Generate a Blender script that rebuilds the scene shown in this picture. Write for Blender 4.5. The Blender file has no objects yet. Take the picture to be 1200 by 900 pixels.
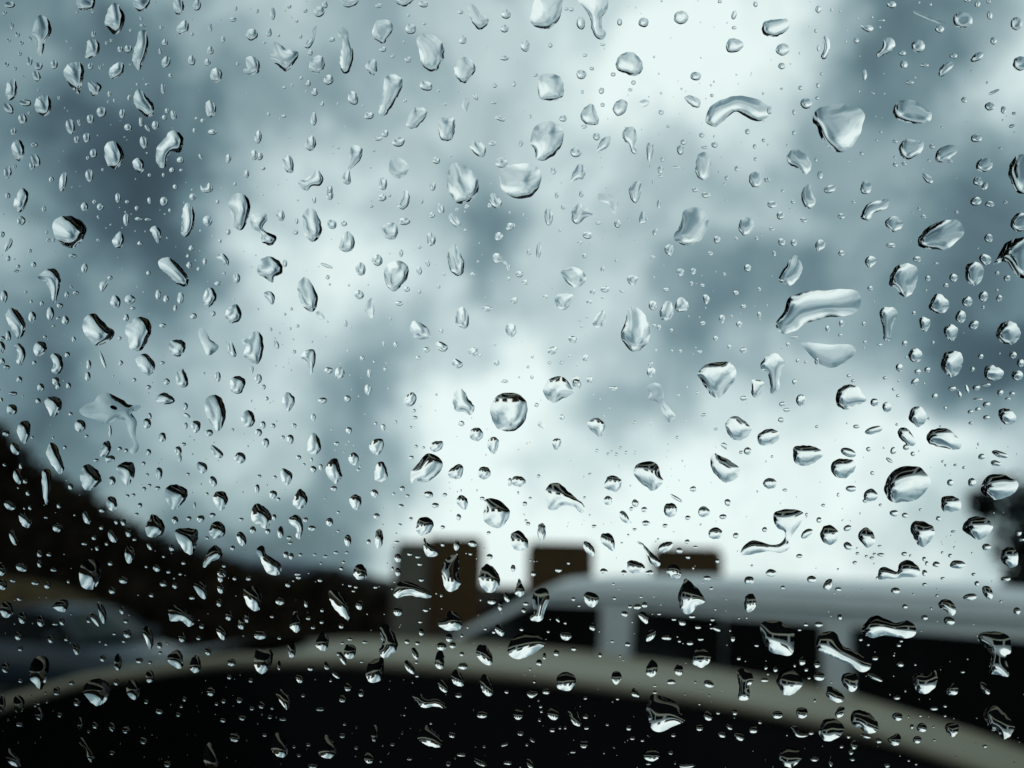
import bpy, bmesh, math, random
import numpy as np
from mathutils import Vector, Matrix
from mathutils.geometry import delaunay_2d_cdt

S = bpy.context.scene
C = S.collection
random.seed(11)
rng = np.random.default_rng(11)
R = math.radians

# ------------------------------------------------------------------ camera
HFOV, PITCH, ROLL = R(62.0), R(11.9), R(1.5)
EYE = Vector((0.0, 0.0, 1.9))
GLASS_DIST = 0.14                       # eye to the outer face of the window pane
cam_data = bpy.data.cameras.new('camera')
cam_data.sensor_width = 36.0
cam_data.angle = HFOV
cam_data.clip_start, cam_data.clip_end = 0.01, 6000.0
cam_data.dof.use_dof = True
cam_data.dof.focus_distance = GLASS_DIST + 0.002
cam_data.dof.aperture_fstop = 11.0
cam = bpy.data.objects.new('camera', cam_data)
C.objects.link(cam)
fwd = Vector((0, math.cos(PITCH), math.sin(PITCH)))
r0 = Vector((1, 0, 0)); u0 = r0.cross(fwd)
cr = r0 * math.cos(ROLL) + u0 * math.sin(ROLL)
cu = -r0 * math.sin(ROLL) + u0 * math.cos(ROLL)
M = Matrix((cr, cu, -fwd)).transposed().to_4x4()
M.translation = EYE
cam.matrix_world = M
S.camera = cam
FPX = 600 / math.tan(HFOV / 2)
def pix_dir(px, py):
    return (fwd + cr * ((px - 600) / FPX) + cu * ((450 - py) / FPX)).normalized()

# ------------------------------------------------------------------ sky: broken rain cloud
SUN_EL, SUN_AZ = R(52), R(165)
W = bpy.data.worlds.new('World'); S.world = W; W.use_nodes = True
wn = W.node_tree; wn.nodes.clear()
def N(tree, typ, **kw):
    n = tree.nodes.new(typ)
    for k, v in kw.items(): setattr(n, k, v)
    return n
wo = N(wn, 'ShaderNodeOutputWorld'); bg = N(wn, 'ShaderNodeBackground')
sky = N(wn, 'ShaderNodeTexSky', sky_type='NISHITA', sun_disc=False, sun_elevation=SUN_EL, sun_rotation=SUN_AZ)
tc = N(wn, 'ShaderNodeTexCoord')
def wmath(op, a, b=None, c=None):
    n = N(wn, 'ShaderNodeMath', operation=op)
    for i, v in enumerate((a, b, c)):
        if v is None: continue
        if isinstance(v, (int, float)): n.inputs[i].default_value = v
        else: wn.links.new(v, n.inputs[i])
    return n.outputs[0]
# ragged cloud edges: the direction is jittered by noise before the banks are read
nz = N(wn, 'ShaderNodeTexNoise'); nz.inputs['Scale'].default_value = 4.6; nz.inputs['Detail'].default_value = 6; nz.inputs['Roughness'].default_value = 0.6
wn.links.new(tc.outputs['Generated'], nz.inputs['Vector'])
v1 = N(wn, 'ShaderNodeVectorMath', operation='SUBTRACT'); v1.inputs[1].default_value = (.5, .5, .5)
wn.links.new(nz.outputs['Color'], v1.inputs[0])
v2 = N(wn, 'ShaderNodeVectorMath', operation='SCALE'); v2.inputs['Scale'].default_value = 0.30
wn.links.new(v1.outputs[0], v2.inputs[0])
v3 = N(wn, 'ShaderNodeVectorMath', operation='ADD')
wn.links.new(tc.outputs['Generated'], v3.inputs[0]); wn.links.new(v2.outputs[0], v3.inputs[1])
v4 = N(wn, 'ShaderNodeVectorMath', operation='NORMALIZE'); wn.links.new(v3.outputs[0], v4.inputs[0])
# cloud banks: (column, row in the photo's field, brightness, with 0.68 the mean)
BANKS = '''50 40 .55;200 50 .60;350 50 .73;460 60 .62;600 50 .82;780 50 1.02;900 60 .88;1000 50 .60;1100 60 .57;1190 50 .88
50 150 .44;200 150 .46;350 150 .68;500 150 .77;650 150 .79;780 150 .84;900 150 .78;1050 150 .54;1190 150 .76
40 250 .52;140 240 .34;250 240 .56;345 260 .86;450 250 .77;590 250 .58;690 250 .82;800 250 .72;920 250 .70;1050 260 .54;1170 250 .54
40 340 .58;150 340 .52;250 340 .64;340 340 .93;450 340 .84;560 340 .70;650 340 .88;730 340 .78;820 350 .60;950 350 .56;1060 350 .52;1170 360 .40
40 430 .52;150 430 .66;260 430 .72;350 430 .76;430 430 .62;540 430 .90;620 430 1.0;720 430 .76;810 430 .62;900 430 .66;1000 430 .76;1100 430 .56;1185 430 .36
100 510 .52;200 510 .64;300 510 .72;400 510 .60;500 510 .88;600 510 1.0;700 510 .84;790 510 .98;900 510 .84;1050 510 .90;1160 510 .78
250 590 .56;350 590 .66;430 590 .68;500 590 .88;600 590 1.0;700 590 .97;820 590 1.0;1000 590 .93;1100 590 .80;1190 590 .60
300 650 .42;400 650 .66;520 650 .92;650 650 1.0;800 650 1.0;950 650 .96;1100 650 .80'''
pts = [tuple(float(v) for v in e.split()) for l in BANKS.splitlines() for e in l.split(';')]
MEAN = 0.68
dirs = np.array([pix_dir(a, b)[:] for a, b, _ in pts]); val = np.array([.7 + (c - .71) * 1.18 + (.03 if p > 840 and q < 300 else -.05 if p < 330 and q < 330 else 0) for p, q, c in pts]) - MEAN
K = 250.0
G = np.exp(K * (dirs @ dirs.T - 1))
wts = np.linalg.solve(G + 0.05 * np.eye(len(pts)), val)
acc = None
for d, w in zip(dirs, wts):
    dp = N(wn, 'ShaderNodeVectorMath', operation='DOT_PRODUCT'); dp.inputs[1].default_value = tuple(d)
    wn.links.new(v4.outputs[0], dp.inputs[0])
    e = wmath('EXPONENT', wmath('MULTIPLY_ADD', dp.outputs['Value'], K, -K))
    acc = wmath('MULTIPLY_ADD', e, float(w), MEAN if acc is None else acc)
nz2 = N(wn, 'ShaderNodeTexNoise'); nz2.inputs['Scale'].default_value = 10.0; nz2.inputs['Detail'].default_value = 6; nz2.inputs['Roughness'].default_value = 0.55
wn.links.new(v4.outputs[0], nz2.inputs['Vector'])
bright = wmath('ADD', acc, wmath('MULTIPLY', wmath('SUBTRACT', nz2.outputs['Fac'], 0.5), 0.60))
ramp = N(wn, 'ShaderNodeValToRGB')
def lin(c): 
    c = c / 255.0
    return c / 12.92 if c <= 0.04045 else ((c + 0.055) / 1.055) ** 2.4
stops = [(0.0, (20, 30, 35)), (0.34, (72, 92, 101)), (0.5, (110, 134, 142)), (0.66, (157, 177, 182)), (0.82, (205, 219, 221)), (1.0, (245, 254, 252))]
el = ramp.color_ramp.elements
while len(el) < len(stops): el.new(0.5)
for s_, (p_, c_) in zip(el, stops):
    s_.position = p_; s_.color = (*[lin(v) for v in c_], 1)
wn.links.new(bright, ramp.inputs[0])
sk = N(wn, 'ShaderNodeVectorMath', operation='SCALE'); sk.inputs['Scale'].default_value = 0.08
wn.links.new(sky.outputs[0], sk.inputs[0])
mx = N(wn, 'ShaderNodeMix', data_type='RGBA'); mx.inputs[0].default_value = 0.93
wn.links.new(sk.outputs[0], mx.inputs[6]); wn.links.new(ramp.outputs[0], mx.inputs[7])
wn.links.new(mx.outputs[2], bg.inputs['Color']); bg.inputs['Strength'].default_value = 1.0
wn.links.new(bg.outputs[0], wo.inputs[0])
W.cycles.sampling_method = 'MANUAL'; W.cycles.sample_map_resolution = 256

# ------------------------------------------------------------------ sun behind the cloud
sl = bpy.data.lights.new('sun', 'SUN'); sl.energy = 0.5; sl.angle = R(16); sl.color = (1.0, 0.97, 0.92)
so = bpy.data.objects.new('sun', sl); C.objects.link(so)
sd = Vector((math.sin(SUN_AZ) * math.cos(SUN_EL), math.cos(SUN_AZ) * math.cos(SUN_EL), math.sin(SUN_EL)))
so.rotation_euler = sd.to_track_quat('Z', 'Y').to_euler(); so.location = (0, 0, 30)

S.view_settings.view_transform = 'Standard'; S.view_settings.look = 'None'
S.view_settings.exposure = 0.0; S.view_settings.gamma = 1.0; S.view_settings.use_curve_mapping = False
cy = S.cycles
cy.max_bounces = 10; cy.transmission_bounces = 9; cy.transparent_max_bounces = 8; cy.glossy_bounces = 4; cy.diffuse_bounces = 2
cy.caustics_refractive = False; cy.caustics_reflective = False; cy.use_denoising = True
# ------------------------------------------------------------------ materials
def mat(name, col, rough=0.6, metal=0.0, var=0.0, scale=6.0, bump=0.0, coat=0.0, spec=0.5):
    m = bpy.data.materials.new(name); m.use_nodes = True
    t = m.node_tree; b = t.nodes['Principled BSDF']
    b.inputs['Base Color'].default_value = (*col, 1); b.inputs['Roughness'].default_value = rough
    b.inputs['Metallic'].default_value = metal; b.inputs['Coat Weight'].default_value = coat
    b.inputs['Specular IOR Level'].default_value = spec
    if var or bump:
        co = N(t, 'ShaderNodeTexCoord'); n = N(t, 'ShaderNodeTexNoise')
        n.inputs['Scale'].default_value = scale; n.inputs['Detail'].default_value = 6
        t.links.new(co.outputs['Object'], n.inputs['Vector'])
        if var:
            r = N(t, 'ShaderNodeValToRGB')
            r.color_ramp.elements[0].position = 0.3; r.color_ramp.elements[1].position = 0.7
            r.color_ramp.elements[0].color = (*[c * (1 - var) for c in col], 1)
            r.color_ramp.elements[1].color = (*[min(1, c * (1 + var)) for c in col], 1)
            t.links.new(n.outputs['Fac'], r.inputs[0]); t.links.new(r.outputs[0], b.inputs['Base Color'])
        if bump:
            bp = N(t, 'ShaderNodeBump'); bp.inputs['Strength'].default_value = bump
            t.links.new(n.outputs['Fac'], bp.inputs['Height']); t.links.new(bp.outputs[0], b.inputs['Normal'])
    return m
MAT = dict(
    asphalt=mat('wet_asphalt', (.018, .019, .020), .5, var=.35, scale=3, bump=.25, spec=.25),
    beige=mat('beige_paint', (.245, .232, .17), .55, var=.05, spec=.25),
    white=mat('white_paint', (.68, .72, .73), .45, var=.05, spec=.3),
    blue=mat('blue_grey_paint', (.012, .022, .034), .25, var=.05, coat=.15, spec=.25),
    glass_dark=mat('tinted_glass', (.002, .0022, .0025), .15, spec=.035),
    glass_van=mat('van_glass', (.006, .007, .007), .1, spec=.2),
    glass_green=mat('green_windscreen', (.016, .026, .024), .15, spec=.05),
    rubber=mat('rubber', (.015, .015, .015), .8, bump=.2, scale=30),
    trim=mat('black_trim', (.012, .012, .013), .5),
    rim=mat('wheel_metal', (.35, .36, .37), .35, metal=.8),
    lens=mat('lamp_lens', (.5, .5, .5), .1), red=mat('tail_lens', (.25, .02, .02), .15),
    brown=mat('brown_brick', (.068, .043, .022), .85, spec=.06, var=.4, scale=14, bump=.4),
    lit_face=mat('lit_face_grey', (.115, .11, .09), .85, spec=.06, var=.2, scale=5, bump=.3),  # sky-lit face of the widest brown pillar, its lightness put into the colour
    earth=mat('dark_earth', (.008, .006, .004), .95, spec=.06, var=.5, scale=.5, bump=.6),
    ochre=mat('ochre_bank', (.05, .037, .018), .95, spec=.06, var=.45, scale=2, bump=.6),
    farhill=mat('far_hill', (.035, .05, .075), .95, var=.3, scale=.02),
    leaf=mat('dark_leaf', (.010, .012, .009), .7, spec=.06, var=.5, scale=2),
    scrub=mat('brown_scrub', (.014, .010, .006), .8, spec=.06, var=.6, scale=.6),
    bark=mat('bark', (.03, .022, .016), .9, var=.4, scale=12, bump=.6),
    lining=mat('charcoal_lining', (.012, .012, .013), .85, var=.2, scale=20, bump=.2),
)
# ------------------------------------------------------------------ mesh helpers
def link(name, me, m=None, parent=None, smooth=False):
    o = bpy.data.objects.new(name, me); C.objects.link(o)
    if m is not None and not me.materials: me.materials.append(MAT[m] if isinstance(m, str) else m)
    if parent is not None: o.parent = parent
    if smooth:
        for p in me.polygons: p.use_smooth = True
    return o
def from_bm(name, bm, m, parent=None, smooth=False, bevel=0.0, auto=None):
    if bevel: bmesh.ops.bevel(bm, geom=list(bm.edges), offset=bevel, segments=2, affect='EDGES', clamp_overlap=True)
    bmesh.ops.recalc_face_normals(bm, faces=list(bm.faces))
    me = bpy.data.meshes.new(name); bm.to_mesh(me); bm.free()
    return link(name, me, m, parent, smooth)
def tag(o, label=None, cat=None, group=None, kind=None):
    if label: o['label'] = label
    if cat: o['category'] = cat
    if group: o['group'] = group
    if kind: o['kind'] = kind
    return o
def empty(name, loc, rz=0.0):
    o = bpy.data.objects.new(name, None); C.objects.link(o)
    o.location = loc; o.rotation_euler = (0, 0, rz); o.empty_display_size = .2
    return o
def box(bm, x0, x1, y0, y1, z0, z1):
    vs = [bm.verts.new((x, y, z)) for x in (x0, x1) for y in (y0, y1) for z in (z0, z1)]
    for f in ((0, 1, 3, 2), (4, 6, 7, 5), (0, 4, 5, 1), (2, 3, 7, 6), (0, 2, 6, 4), (1, 5, 7, 3)):
        bm.faces.new([vs[i] for i in f])
def box_obj(name, dims, m, parent=None, bevel=0.0):
    bm = bmesh.new(); box(bm, *dims); return from_bm(name, bm, m, parent, bevel=bevel)
def loft(bm, rings, closed=True, caps=True):
    rows = [[bm.verts.new(p) for p in r] for r in rings]
    n = len(rows[0])
    for a, b in zip(rows, rows[1:]):
        for i in range(n if closed else n - 1):
            j = (i + 1) % n
            bm.faces.new((a[i], a[j], b[j], b[i]))
    if caps and closed:
        bm.faces.new(rows[0]); bm.faces.new(list(reversed(rows[-1])))
    return rows
def tube(bm, pts_, rad, seg=8):
    pts_ = [Vector(p) for p in pts_]
    rings = []
    for i, p in enumerate(pts_):
        d = (pts_[min(i + 1, len(pts_) - 1)] - pts_[max(i - 1, 0)]).normalized()
        a = d.cross(Vector((0, 0, 1)) if abs(d.z) < .9 else Vector((1, 0, 0))).normalized(); b = d.cross(a)
        r = rad[i] if isinstance(rad, (list, tuple)) else rad
        rings.append([p + (a * math.cos(t) + b * math.sin(t)) * r for t in [2 * math.pi * k / seg for k in range(seg)]])
    loft(bm, rings)
def panel(name, corners, m, parent, thick=.012, smooth=False):
    """a pane or plate through the given outline, with thickness along its normal"""
    c = [Vector(p) for p in corners]
    n = Vector((0, 0, 0))
    for i in range(len(c)): n += c[i].cross(c[(i + 1) % len(c)])
    n.normalize()
    bm = bmesh.new(); loft(bm, [[p - n * thick / 2 for p in c], [p + n * thick / 2 for p in c]])
    return from_bm(name, bm, m, parent, smooth)
def interp(xs, ys, x): return float(np.interp(x, xs, ys))

# ------------------------------------------------------------------ the setting
bm = bmesh.new()
def ground_z(x, y): return -.056 * max(0.0, math.hypot(x, y) - 14.0)      # the lot crowns a hill and falls away beyond
gr = [0, 4, 8, 12, 14, 16, 20, 30, 60, 120, 300, 800, 2500, 5000]
rows_ = [[bm.verts.new((q * math.cos(t), q * math.sin(t), ground_z(q, 0))) for t in [2 * math.pi * k / 64 for k in range(64)]] for q in gr[1:]]
ctr = bm.verts.new((0, 0, 0))
for k in range(64):
    bm.faces.new((ctr, rows_[0][k], rows_[0][(k + 1) % 64]))
    for p_, q_ in zip(rows_, rows_[1:]): bm.faces.new((p_[k], q_[k], q_[(k + 1) % 64], p_[(k + 1) % 64]))
tag(from_bm('ground', bm, 'asphalt', smooth=True), 'dark wet ground of the parking lot, falling away beyond it', kind='structure')

def heightfield(name, xs, ys, fz, m, label):
    me = bpy.data.meshes.new(name)
    v = [(x, y, fz(x, y)) for y in ys for x in xs]; nx = len(xs)
    f = [(j * nx + i, j * nx + i + 1, (j + 1) * nx + i + 1, (j + 1) * nx + i) for j in range(len(ys) - 1) for i in range(nx - 1)]
    me.from_pydata(v, [], f); me.update()
    return tag(link(name, me, m, smooth=True), label, kind='structure')
def wob(x, y): return math.sin(x * .9 + 1.3 * math.sin(y * .4)) * .5 + math.sin(x * 2.3 + y * 1.7) * .25 + math.sin(y * 3.1 - x * .6) * .15
def hill_z(x, y):
    ridge = interp([-60, -24, -16, -13.6, -12.2, -10.2, -8.5, -6.3, -5.0, -2.9, 0, 3], [9.5, 8.2, 6.2, 4.9, 3.65, 2.5, 1.65, .95, .8, .5, .1, -.6], x * 22 / max(y, 18))
    s = min(1, max(0, (y - 16.0) / 6.0)); s = s * s * (3 - 2 * s)
    return -1.2 + (ridge + 1.2) * s + .12 * wob(x, y) * s
heightfield('hillside', np.linspace(-80, 6, 120), np.linspace(16, 70, 60), hill_z, 'earth', 'dark brown hillside sloping down behind the parked cars')
heightfield('far_hills', np.linspace(-1500, -60, 90), np.linspace(900, 1300, 8),
            lambda x, y: -75 + min(1, max(0, (-60 - x) / 260)) ** .5 * (72 + 4 * math.sin(x * .02) + max(0, -x - 300) * .05) * min(1, (y - 900) / 200), 'farhill', 'low blue hills on the horizon')
def bank_z(x, y):
    h = interp([-30, -10, -8.4, -7.3, -6.6], [1.55, 1.42, 1.32, .9, -.2], x)
    s = min(1, max(0, (y - 14.2) / 1.0)) * min(1, max(0, (19 - y) / 2.5))
    return -.2 + (h + .2) * s + .05 * wob(x * 2, y * 2) * s
heightfield('earth_bank', np.linspace(-30, -6.6, 60), np.linspace(14.2, 19, 20), bank_z, 'ochre', 'low ochre earth bank behind the blue-grey car')

def leaves(n, place, size, seed):
    r_ = random.Random(seed); v = []; f = []
    for k in range(n):
        p = Vector(place(r_)); s = size * r_.uniform(.6, 1.4)
        a = Vector((r_.gauss(0, 1), r_.gauss(0, 1), r_.gauss(0, 1))).normalized()
        b = a.orthogonal().normalized(); b = (b * math.cos(t := r_.uniform(0, 6.28)) + a.cross(b) * math.sin(t))
        c = a.cross(b); i = len(v)
        v += [p - b * s, p + c * s * .45 + a * s * .12, p + b * s, p - c * s * .45 + a * s * .12]
        f += [(i, i + 1, i + 2), (i, i + 2, i + 3)]
    me = bpy.data.meshes.new('leaves'); me.from_pydata([tuple(q) for q in v], [], f); me.update()
    return me
def scrub_place(r_):
    while True:
        x = r_.uniform(-26, 2); y = r_.uniform(18.5, 27)
        clump = .5 + .5 * math.sin(x * 2.1 + math.sin(y * 1.1) * 2) * math.sin(y * 1.3 + x * .3)
        if r_.random() < .3 + .7 * clump:
            return x, y, hill_z(x, y) + r_.random() ** 2 * (.25 + .55 * clump)
tag(link('hillside_scrub', leaves(16000, scrub_place, .16, 5), 'scrub'), 'dark brown scrub covering the hillside', kind='stuff')
def far_place(r_):
    x = r_.uniform(-9, 1.5); y = r_.uniform(26, 30)
    h = .75 + .3 * math.sin(x * 1.9) + .25 * math.sin(x * 4.3 + 1) - .05 * x
    return x, y, -1 + r_.random() ** .6 * (h + 1)
tag(link('low_treeline', leaves(9000, far_place, .2, 8), 'leaf'), 'low dark treeline between the hillside and the brown pillars', kind='stuff')

# ------------------------------------------------------------------ tree at the edge
def make_tree(loc, s, n, leaf, label, seed):
    t = empty('tree', loc)
    tag(t, label, 'tree', 'trees around the lot')
    r_ = random.Random(seed)
    bm = bmesh.new()
    trunk = [(0, 0, 0), (.03, 0, .7), (-.02, .03, 1.4), (.02, .02, 2.0), (0, 0, 2.5)]
    tube(bm, [tuple(q * s for q in p) for p in trunk], [.14 * s, .115 * s, .1 * s, .08 * s, .05 * s])
    tips = []
    for k in range(11):
        a = k * 2.4; z = 1.2 + k * .12; l = r_.uniform(.55, .95)
        p0 = Vector((0, 0, z)); p2 = p0 + Vector((math.cos(a) * l, math.sin(a) * l, r_.uniform(.15, .6)))
        p1 = (p0 + p2) / 2 + Vector((0, 0, -.04))
        tube(bm, [p0 * s, p1 * s, p2 * s], [.04 * s, .026 * s, .012 * s], 6); tips += [p1, p2]
    from_bm('trunk', bm, 'bark', t, smooth=True)
    clumps = [(p + Vector((r_.gauss(0, .12), r_.gauss(0, .12), r_.gauss(0, .12))), r_.uniform(.16, .34)) for p in tips for _ in (0, 1)]
    clumps += [(Vector((r_.gauss(0, .35), r_.gauss(0, .35), r_.uniform(.3, 1.35))), r_.uniform(.2, .38)) for _ in range(14)]
    def pl(q):
        c, rad = q.choice(clumps)
        d = Vector((q.gauss(0, 1), q.gauss(0, 1), q.gauss(0, 1))).normalized() * rad * q.random() ** .5
        return (c + d) * s
    link('crown', leaves(n, pl, leaf, seed + 5), 'leaf', t)
make_tree((6.1, 9.0, 0.15), 1.0, 15000, .055, 'dark leafy tree at the picture edge above the van', 4)
for k, (x, y, s, w) in enumerate(((-8.6, 4.2, 2.6, 'beside the blue-grey car, nearest the hillside'), (-7.4, .4, 3.0, 'abreast of the window, on the hillside flank'), (-6.6, -3.0, 2.8, 'behind the window, on the hillside flank'),
                                  (8.2, 8.2, 2.1, 'next to the dark leafy tree by the van'), (8.8, 4.4, 2.4, 'beyond the tail of the van'), (7.6, .6, 2.6, 'abreast of the window, on the van flank'))):
    make_tree((x, y, 0), s, 6000, .085 * s, 'tall unseen tree added to darken drop rims, ' + w, 20 + k)  # unseen, added at both flanks so the drops refract dark crescents

# ------------------------------------------------------------------ pillars behind the van
def pillar(x0, x1, y, d, h, m, label, taper=.0):
    t = empty('gate_pillar', ((x0 + x1) / 2, y, 0))
    w = (x1 - x0) / 2
    box_obj('shaft', (-w, w, 0, d, 0, h - .07), m, t, bevel=.02)
    box_obj('cap', (-w + .01, w - .01, .01, d - .01, h - .07, h), m, t, bevel=.034)
    tag(t, label, 'pillar', 'pillars behind the van', 'thing')
pillar(-1.10, -.34, 11.5, .8, 2.23, 'brown', 'widest square brown pillar, standing clear in front of the van nose')
pillar(-1.42, -1.03, 10.88, .6, 2.14, 'lit_face', 'narrow grey-brown box standing in for the sky-lit side of the widest brown pillar')  # separate box, coloured as the brown pillar's left face lit by the sky
pillar(.31, 1.29, 13.0, .8, 2.23, 'brown', 'square brown pillar rising behind the front of the van roof')
pillar(2.29, 3.23, 13.0, .8, 2.21, 'brown', 'square brown pillar rising behind the middle of the van roof')

# ------------------------------------------------------------------ vehicles
def wheel(parent, x, y, r=.32, w=.2):
    t = empty('wheel', (x, y, r)); t.parent = parent
    bm = bmesh.new()
    prof = [(.62 * r, w / 2 - .01), (.9 * r, w / 2), (r, w * .36), (r, -w * .36), (.9 * r, -w / 2), (.62 * r, -w / 2 + .01)]
    loft(bm, [[(math.cos(a) * q, yy, math.sin(a) * q) for q, yy in prof] for a in [2 * math.pi * k / 28 for k in range(29)]])
    bmesh.ops.remove_doubles(bm, verts=bm.verts, dist=1e-5)
    from_bm('tyre', bm, 'rubber', t, smooth=True)
    bm = bmesh.new(); s = 1 if y > 0 else -1
    for k in range(6):
        a = k * math.pi / 3
        tube(bm, [(0, s * w * .36, 0), (math.cos(a) * .6 * r, s * w * .30, math.sin(a) * .6 * r)], [.05, .028], 6)
    tube(bm, [(0, s * w * .1, 0), (0, s * w * .42, 0)], .07, 12)
    loft(bm, [[(math.cos(a) * q, yy, math.sin(a) * q) for q, yy in ((.56 * r, s * w * .4), (.64 * r, s * w * .4), (.64 * r, s * w * .1), (.56 * r, s * w * .1))] for a in [2 * math.pi * k / 24 for k in range(25)]], caps=False)
    from_bm('rim', bm, 'rim', t)
def hull(L, Wd, xs, zt, zb=.24):
    """lower body: rings across, from tail to nose"""
    bm = bmesh.new(); rings = []
    for i, x in enumerate(np.linspace(-L / 2, L / 2, 33)):
        u = abs(2 * x / L)
        w = Wd / 2 * (1 - .16 * max(0, (u - .72) / .28) ** 2); z = interp(xs, zt, x)
        lift = .14 * max(0, (u - .88) / .12)
        half = [(0, zb + lift), (w * .86, zb + lift), (w * .97, zb + .1 + lift), (w, zb + .28), (w, z * .72), (w * .975, z - .1), (w * .93, z - .03), (w * .8, z), (0, z + .03)]
        rings.append([(x, a, b) for a, b in half] + [(x, -a, b) for a, b in reversed(half[1:-1])])
    loft(bm, rings)
    return bm
def make_car(name, loc, heading, paint, rail, Wd, L, xs, zt, belt, splits, screen='glass_dark', rail_r=.035, pillar_mat='glass_dark', crown=.06):
    """rail: (x, z, half width) of the roof rail from the screen base at the nose back to the rear screen base"""
    t = empty(name, loc, heading)
    from_bm('body', hull(L, Wd, xs, zt), paint, t, smooth=True)
    X = [p[0] for p in rail]
    fx = sorted(rail)
    def rz(x): return interp([p[0] for p in fx], [p[1] for p in fx], x)
    def ry(x): return interp([p[0] for p in fx], [p[2] for p in fx], x)
    xf, xr = splits[0], splits[-1]            # roof panel spans between them
    # roof panel, crowned
    bm = bmesh.new(); rows = []
    cols = np.linspace(-1, 1, 15)
    for x in np.linspace(xr, xf, 18):
        rows.append([(x, c * (ry(x) + .01), rz(x) + .012 + crown * (1 - c * c)) for c in cols])
    low = [[(a, b, c_ - .05) for a, b, c_ in r_] for r_ in rows]
    loft(bm, [r_ + list(reversed(l_)) for r_, l_ in zip(rows, low)])
    from_bm('roof_panel', bm, paint, t, smooth=True)
    for s in (1, -1):
        bm = bmesh.new(); dense = np.linspace(max(X), min(X), 40)
        tube(bm, [(x, s * ry(x), rz(x)) for x in dense], rail_r, 8)
        from_bm('roof_rail', bm, paint, t, smooth=True)
    # front and rear screens between the rails
    for nm, a, b, m_ in (('windscreen', xf, max(X), screen), ('rear_screen', xr, min(X), 'glass_dark')):
        bm = bmesh.new(); rws = []
        for x in np.linspace(a, b, 10):
            rws.append([(x + .10 * (1 - c * c) * (1 if b > a else -1) * abs(x - a) / abs(b - a), c * (ry(x) - rail_r * .5), rz(x) + .012 + .05 * (1 - c * c)) for c in np.linspace(-1, 1, 11)])
        loft(bm, rws, closed=False)
        o = from_bm(nm, bm, m_, t, smooth=True)
        sm = o.modifiers.new('thickness', 'SOLIDIFY'); sm.thickness = .006
    # side windows between the belt line and the rail
    for s in (1, -1):
        edges = [max(X) - .22] + list(splits[1:-1]) + [min(X) + .2]
        for k in range(len(edges) - 1):
            a, b = edges[k] - (.03 if k else 0), edges[k + 1] + .03
            up = [(x, s * (ry(x) + .003), rz(x) - rail_r * .6) for x in np.linspace(a, b, 9)]
            dn = [(x, s * (Wd / 2 * .93), min(belt, rz(x) - .03)) for x in np.linspace(b, a, 9)]
            o = None
            bm = bmesh.new()
            loft(bm, [up, list(reversed(dn))], closed=False)
            o = from_bm('side_window', bm, 'glass_dark', t)
            sm = o.modifiers.new('thickness', 'SOLIDIFY'); sm.thickness = .008
            if k:
                x = edges[k]
                panel('window_post', [(x + .04, s * (ry(x) - .004), rz(x) - .02), (x - .04, s * (ry(x) - .004), rz(x) - .02), (x - .04, s * (Wd / 2 * .93 - .006), belt), (x + .04, s * (Wd / 2 * .93 - .006), belt)], pillar_mat, t, .016)
        for k in range(len(edges) - 2):
            x = edges[k + 1]
            box_obj('door_handle', (x + .06, x + .22, s * Wd / 2 - .015, s * Wd / 2 + .02, belt - .2, belt - .165), 'trim', t, bevel=.006)
        bm = bmesh.new(); x = max(X) - .35
        rings = [[(x + dx, s * (Wd / 2 + .02 + a), belt + .02 + b) for a, b in ((0, 0), (.16, .02), (.18, .09), (.14, .14), (.02, .13))] for dx in (.07, 0, -.02)]
        rings[0] = [(p[0], s * (Wd / 2 + .09) + (p[1] - s * (Wd / 2 + .09)) * .6, belt + .08 + (p[2] - belt - .08) * .6) for p in rings[0]]
        loft(bm, rings); from_bm('mirror', bm, paint, t, smooth=False)
        for nm, xx, m_ in (('headlight', L / 2 - .06, 'lens'), ('tail_light', -L / 2 + .05, 'red')):
            bm = bmesh.new(); zc = interp(xs, zt, xx) - .17
            d = 1 if xx > 0 else -1
            loft(bm, [[(xx + dx - abs(yy) * .1 * d, s * (Wd / 2 * .62 + yy), zc + zz) for yy, zz in ((-.14, -.06), (.14, -.05), (.15, .05), (-.12, .07))] for dx in (-.08 * d, .03 * d)])
            from_bm(nm, bm, m_, t, bevel=.01)
    for x in (L / 2 - .85, -L / 2 + .8):
        for s in (1, -1): wheel(t, x, s * (Wd / 2 - .09))
    return t
beige = make_car('parked_car', (.185, 3.30, 0), math.atan2(.30, -.95), 'beige',
    rail=[(2.6, 1.06, .66), (2.08, 1.305, .56), (1.69, 1.43, .46), (1.13, 1.525, .40), (.62, 1.55, .37), (0, 1.535, .35), (-.55, 1.50, .33), (-1.03, 1.44, .32), (-1.45, 1.335, .33), (-1.9, 1.18, .42), (-2.3, 1.05, .54)],
    Wd=1.76, L=5.3, xs=[-2.65, -2.5, -2.2, 2.3, 2.5, 3.0], zt=[.7, .88, .98, .96, .9, .7], belt=.98, splits=[1.25, .9, -.55, -2.1], rail_r=.024, crown=-.015)
tag(beige, 'beige car in the foreground, its arched roof and black side windows above the bottom edge', 'car')
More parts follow.
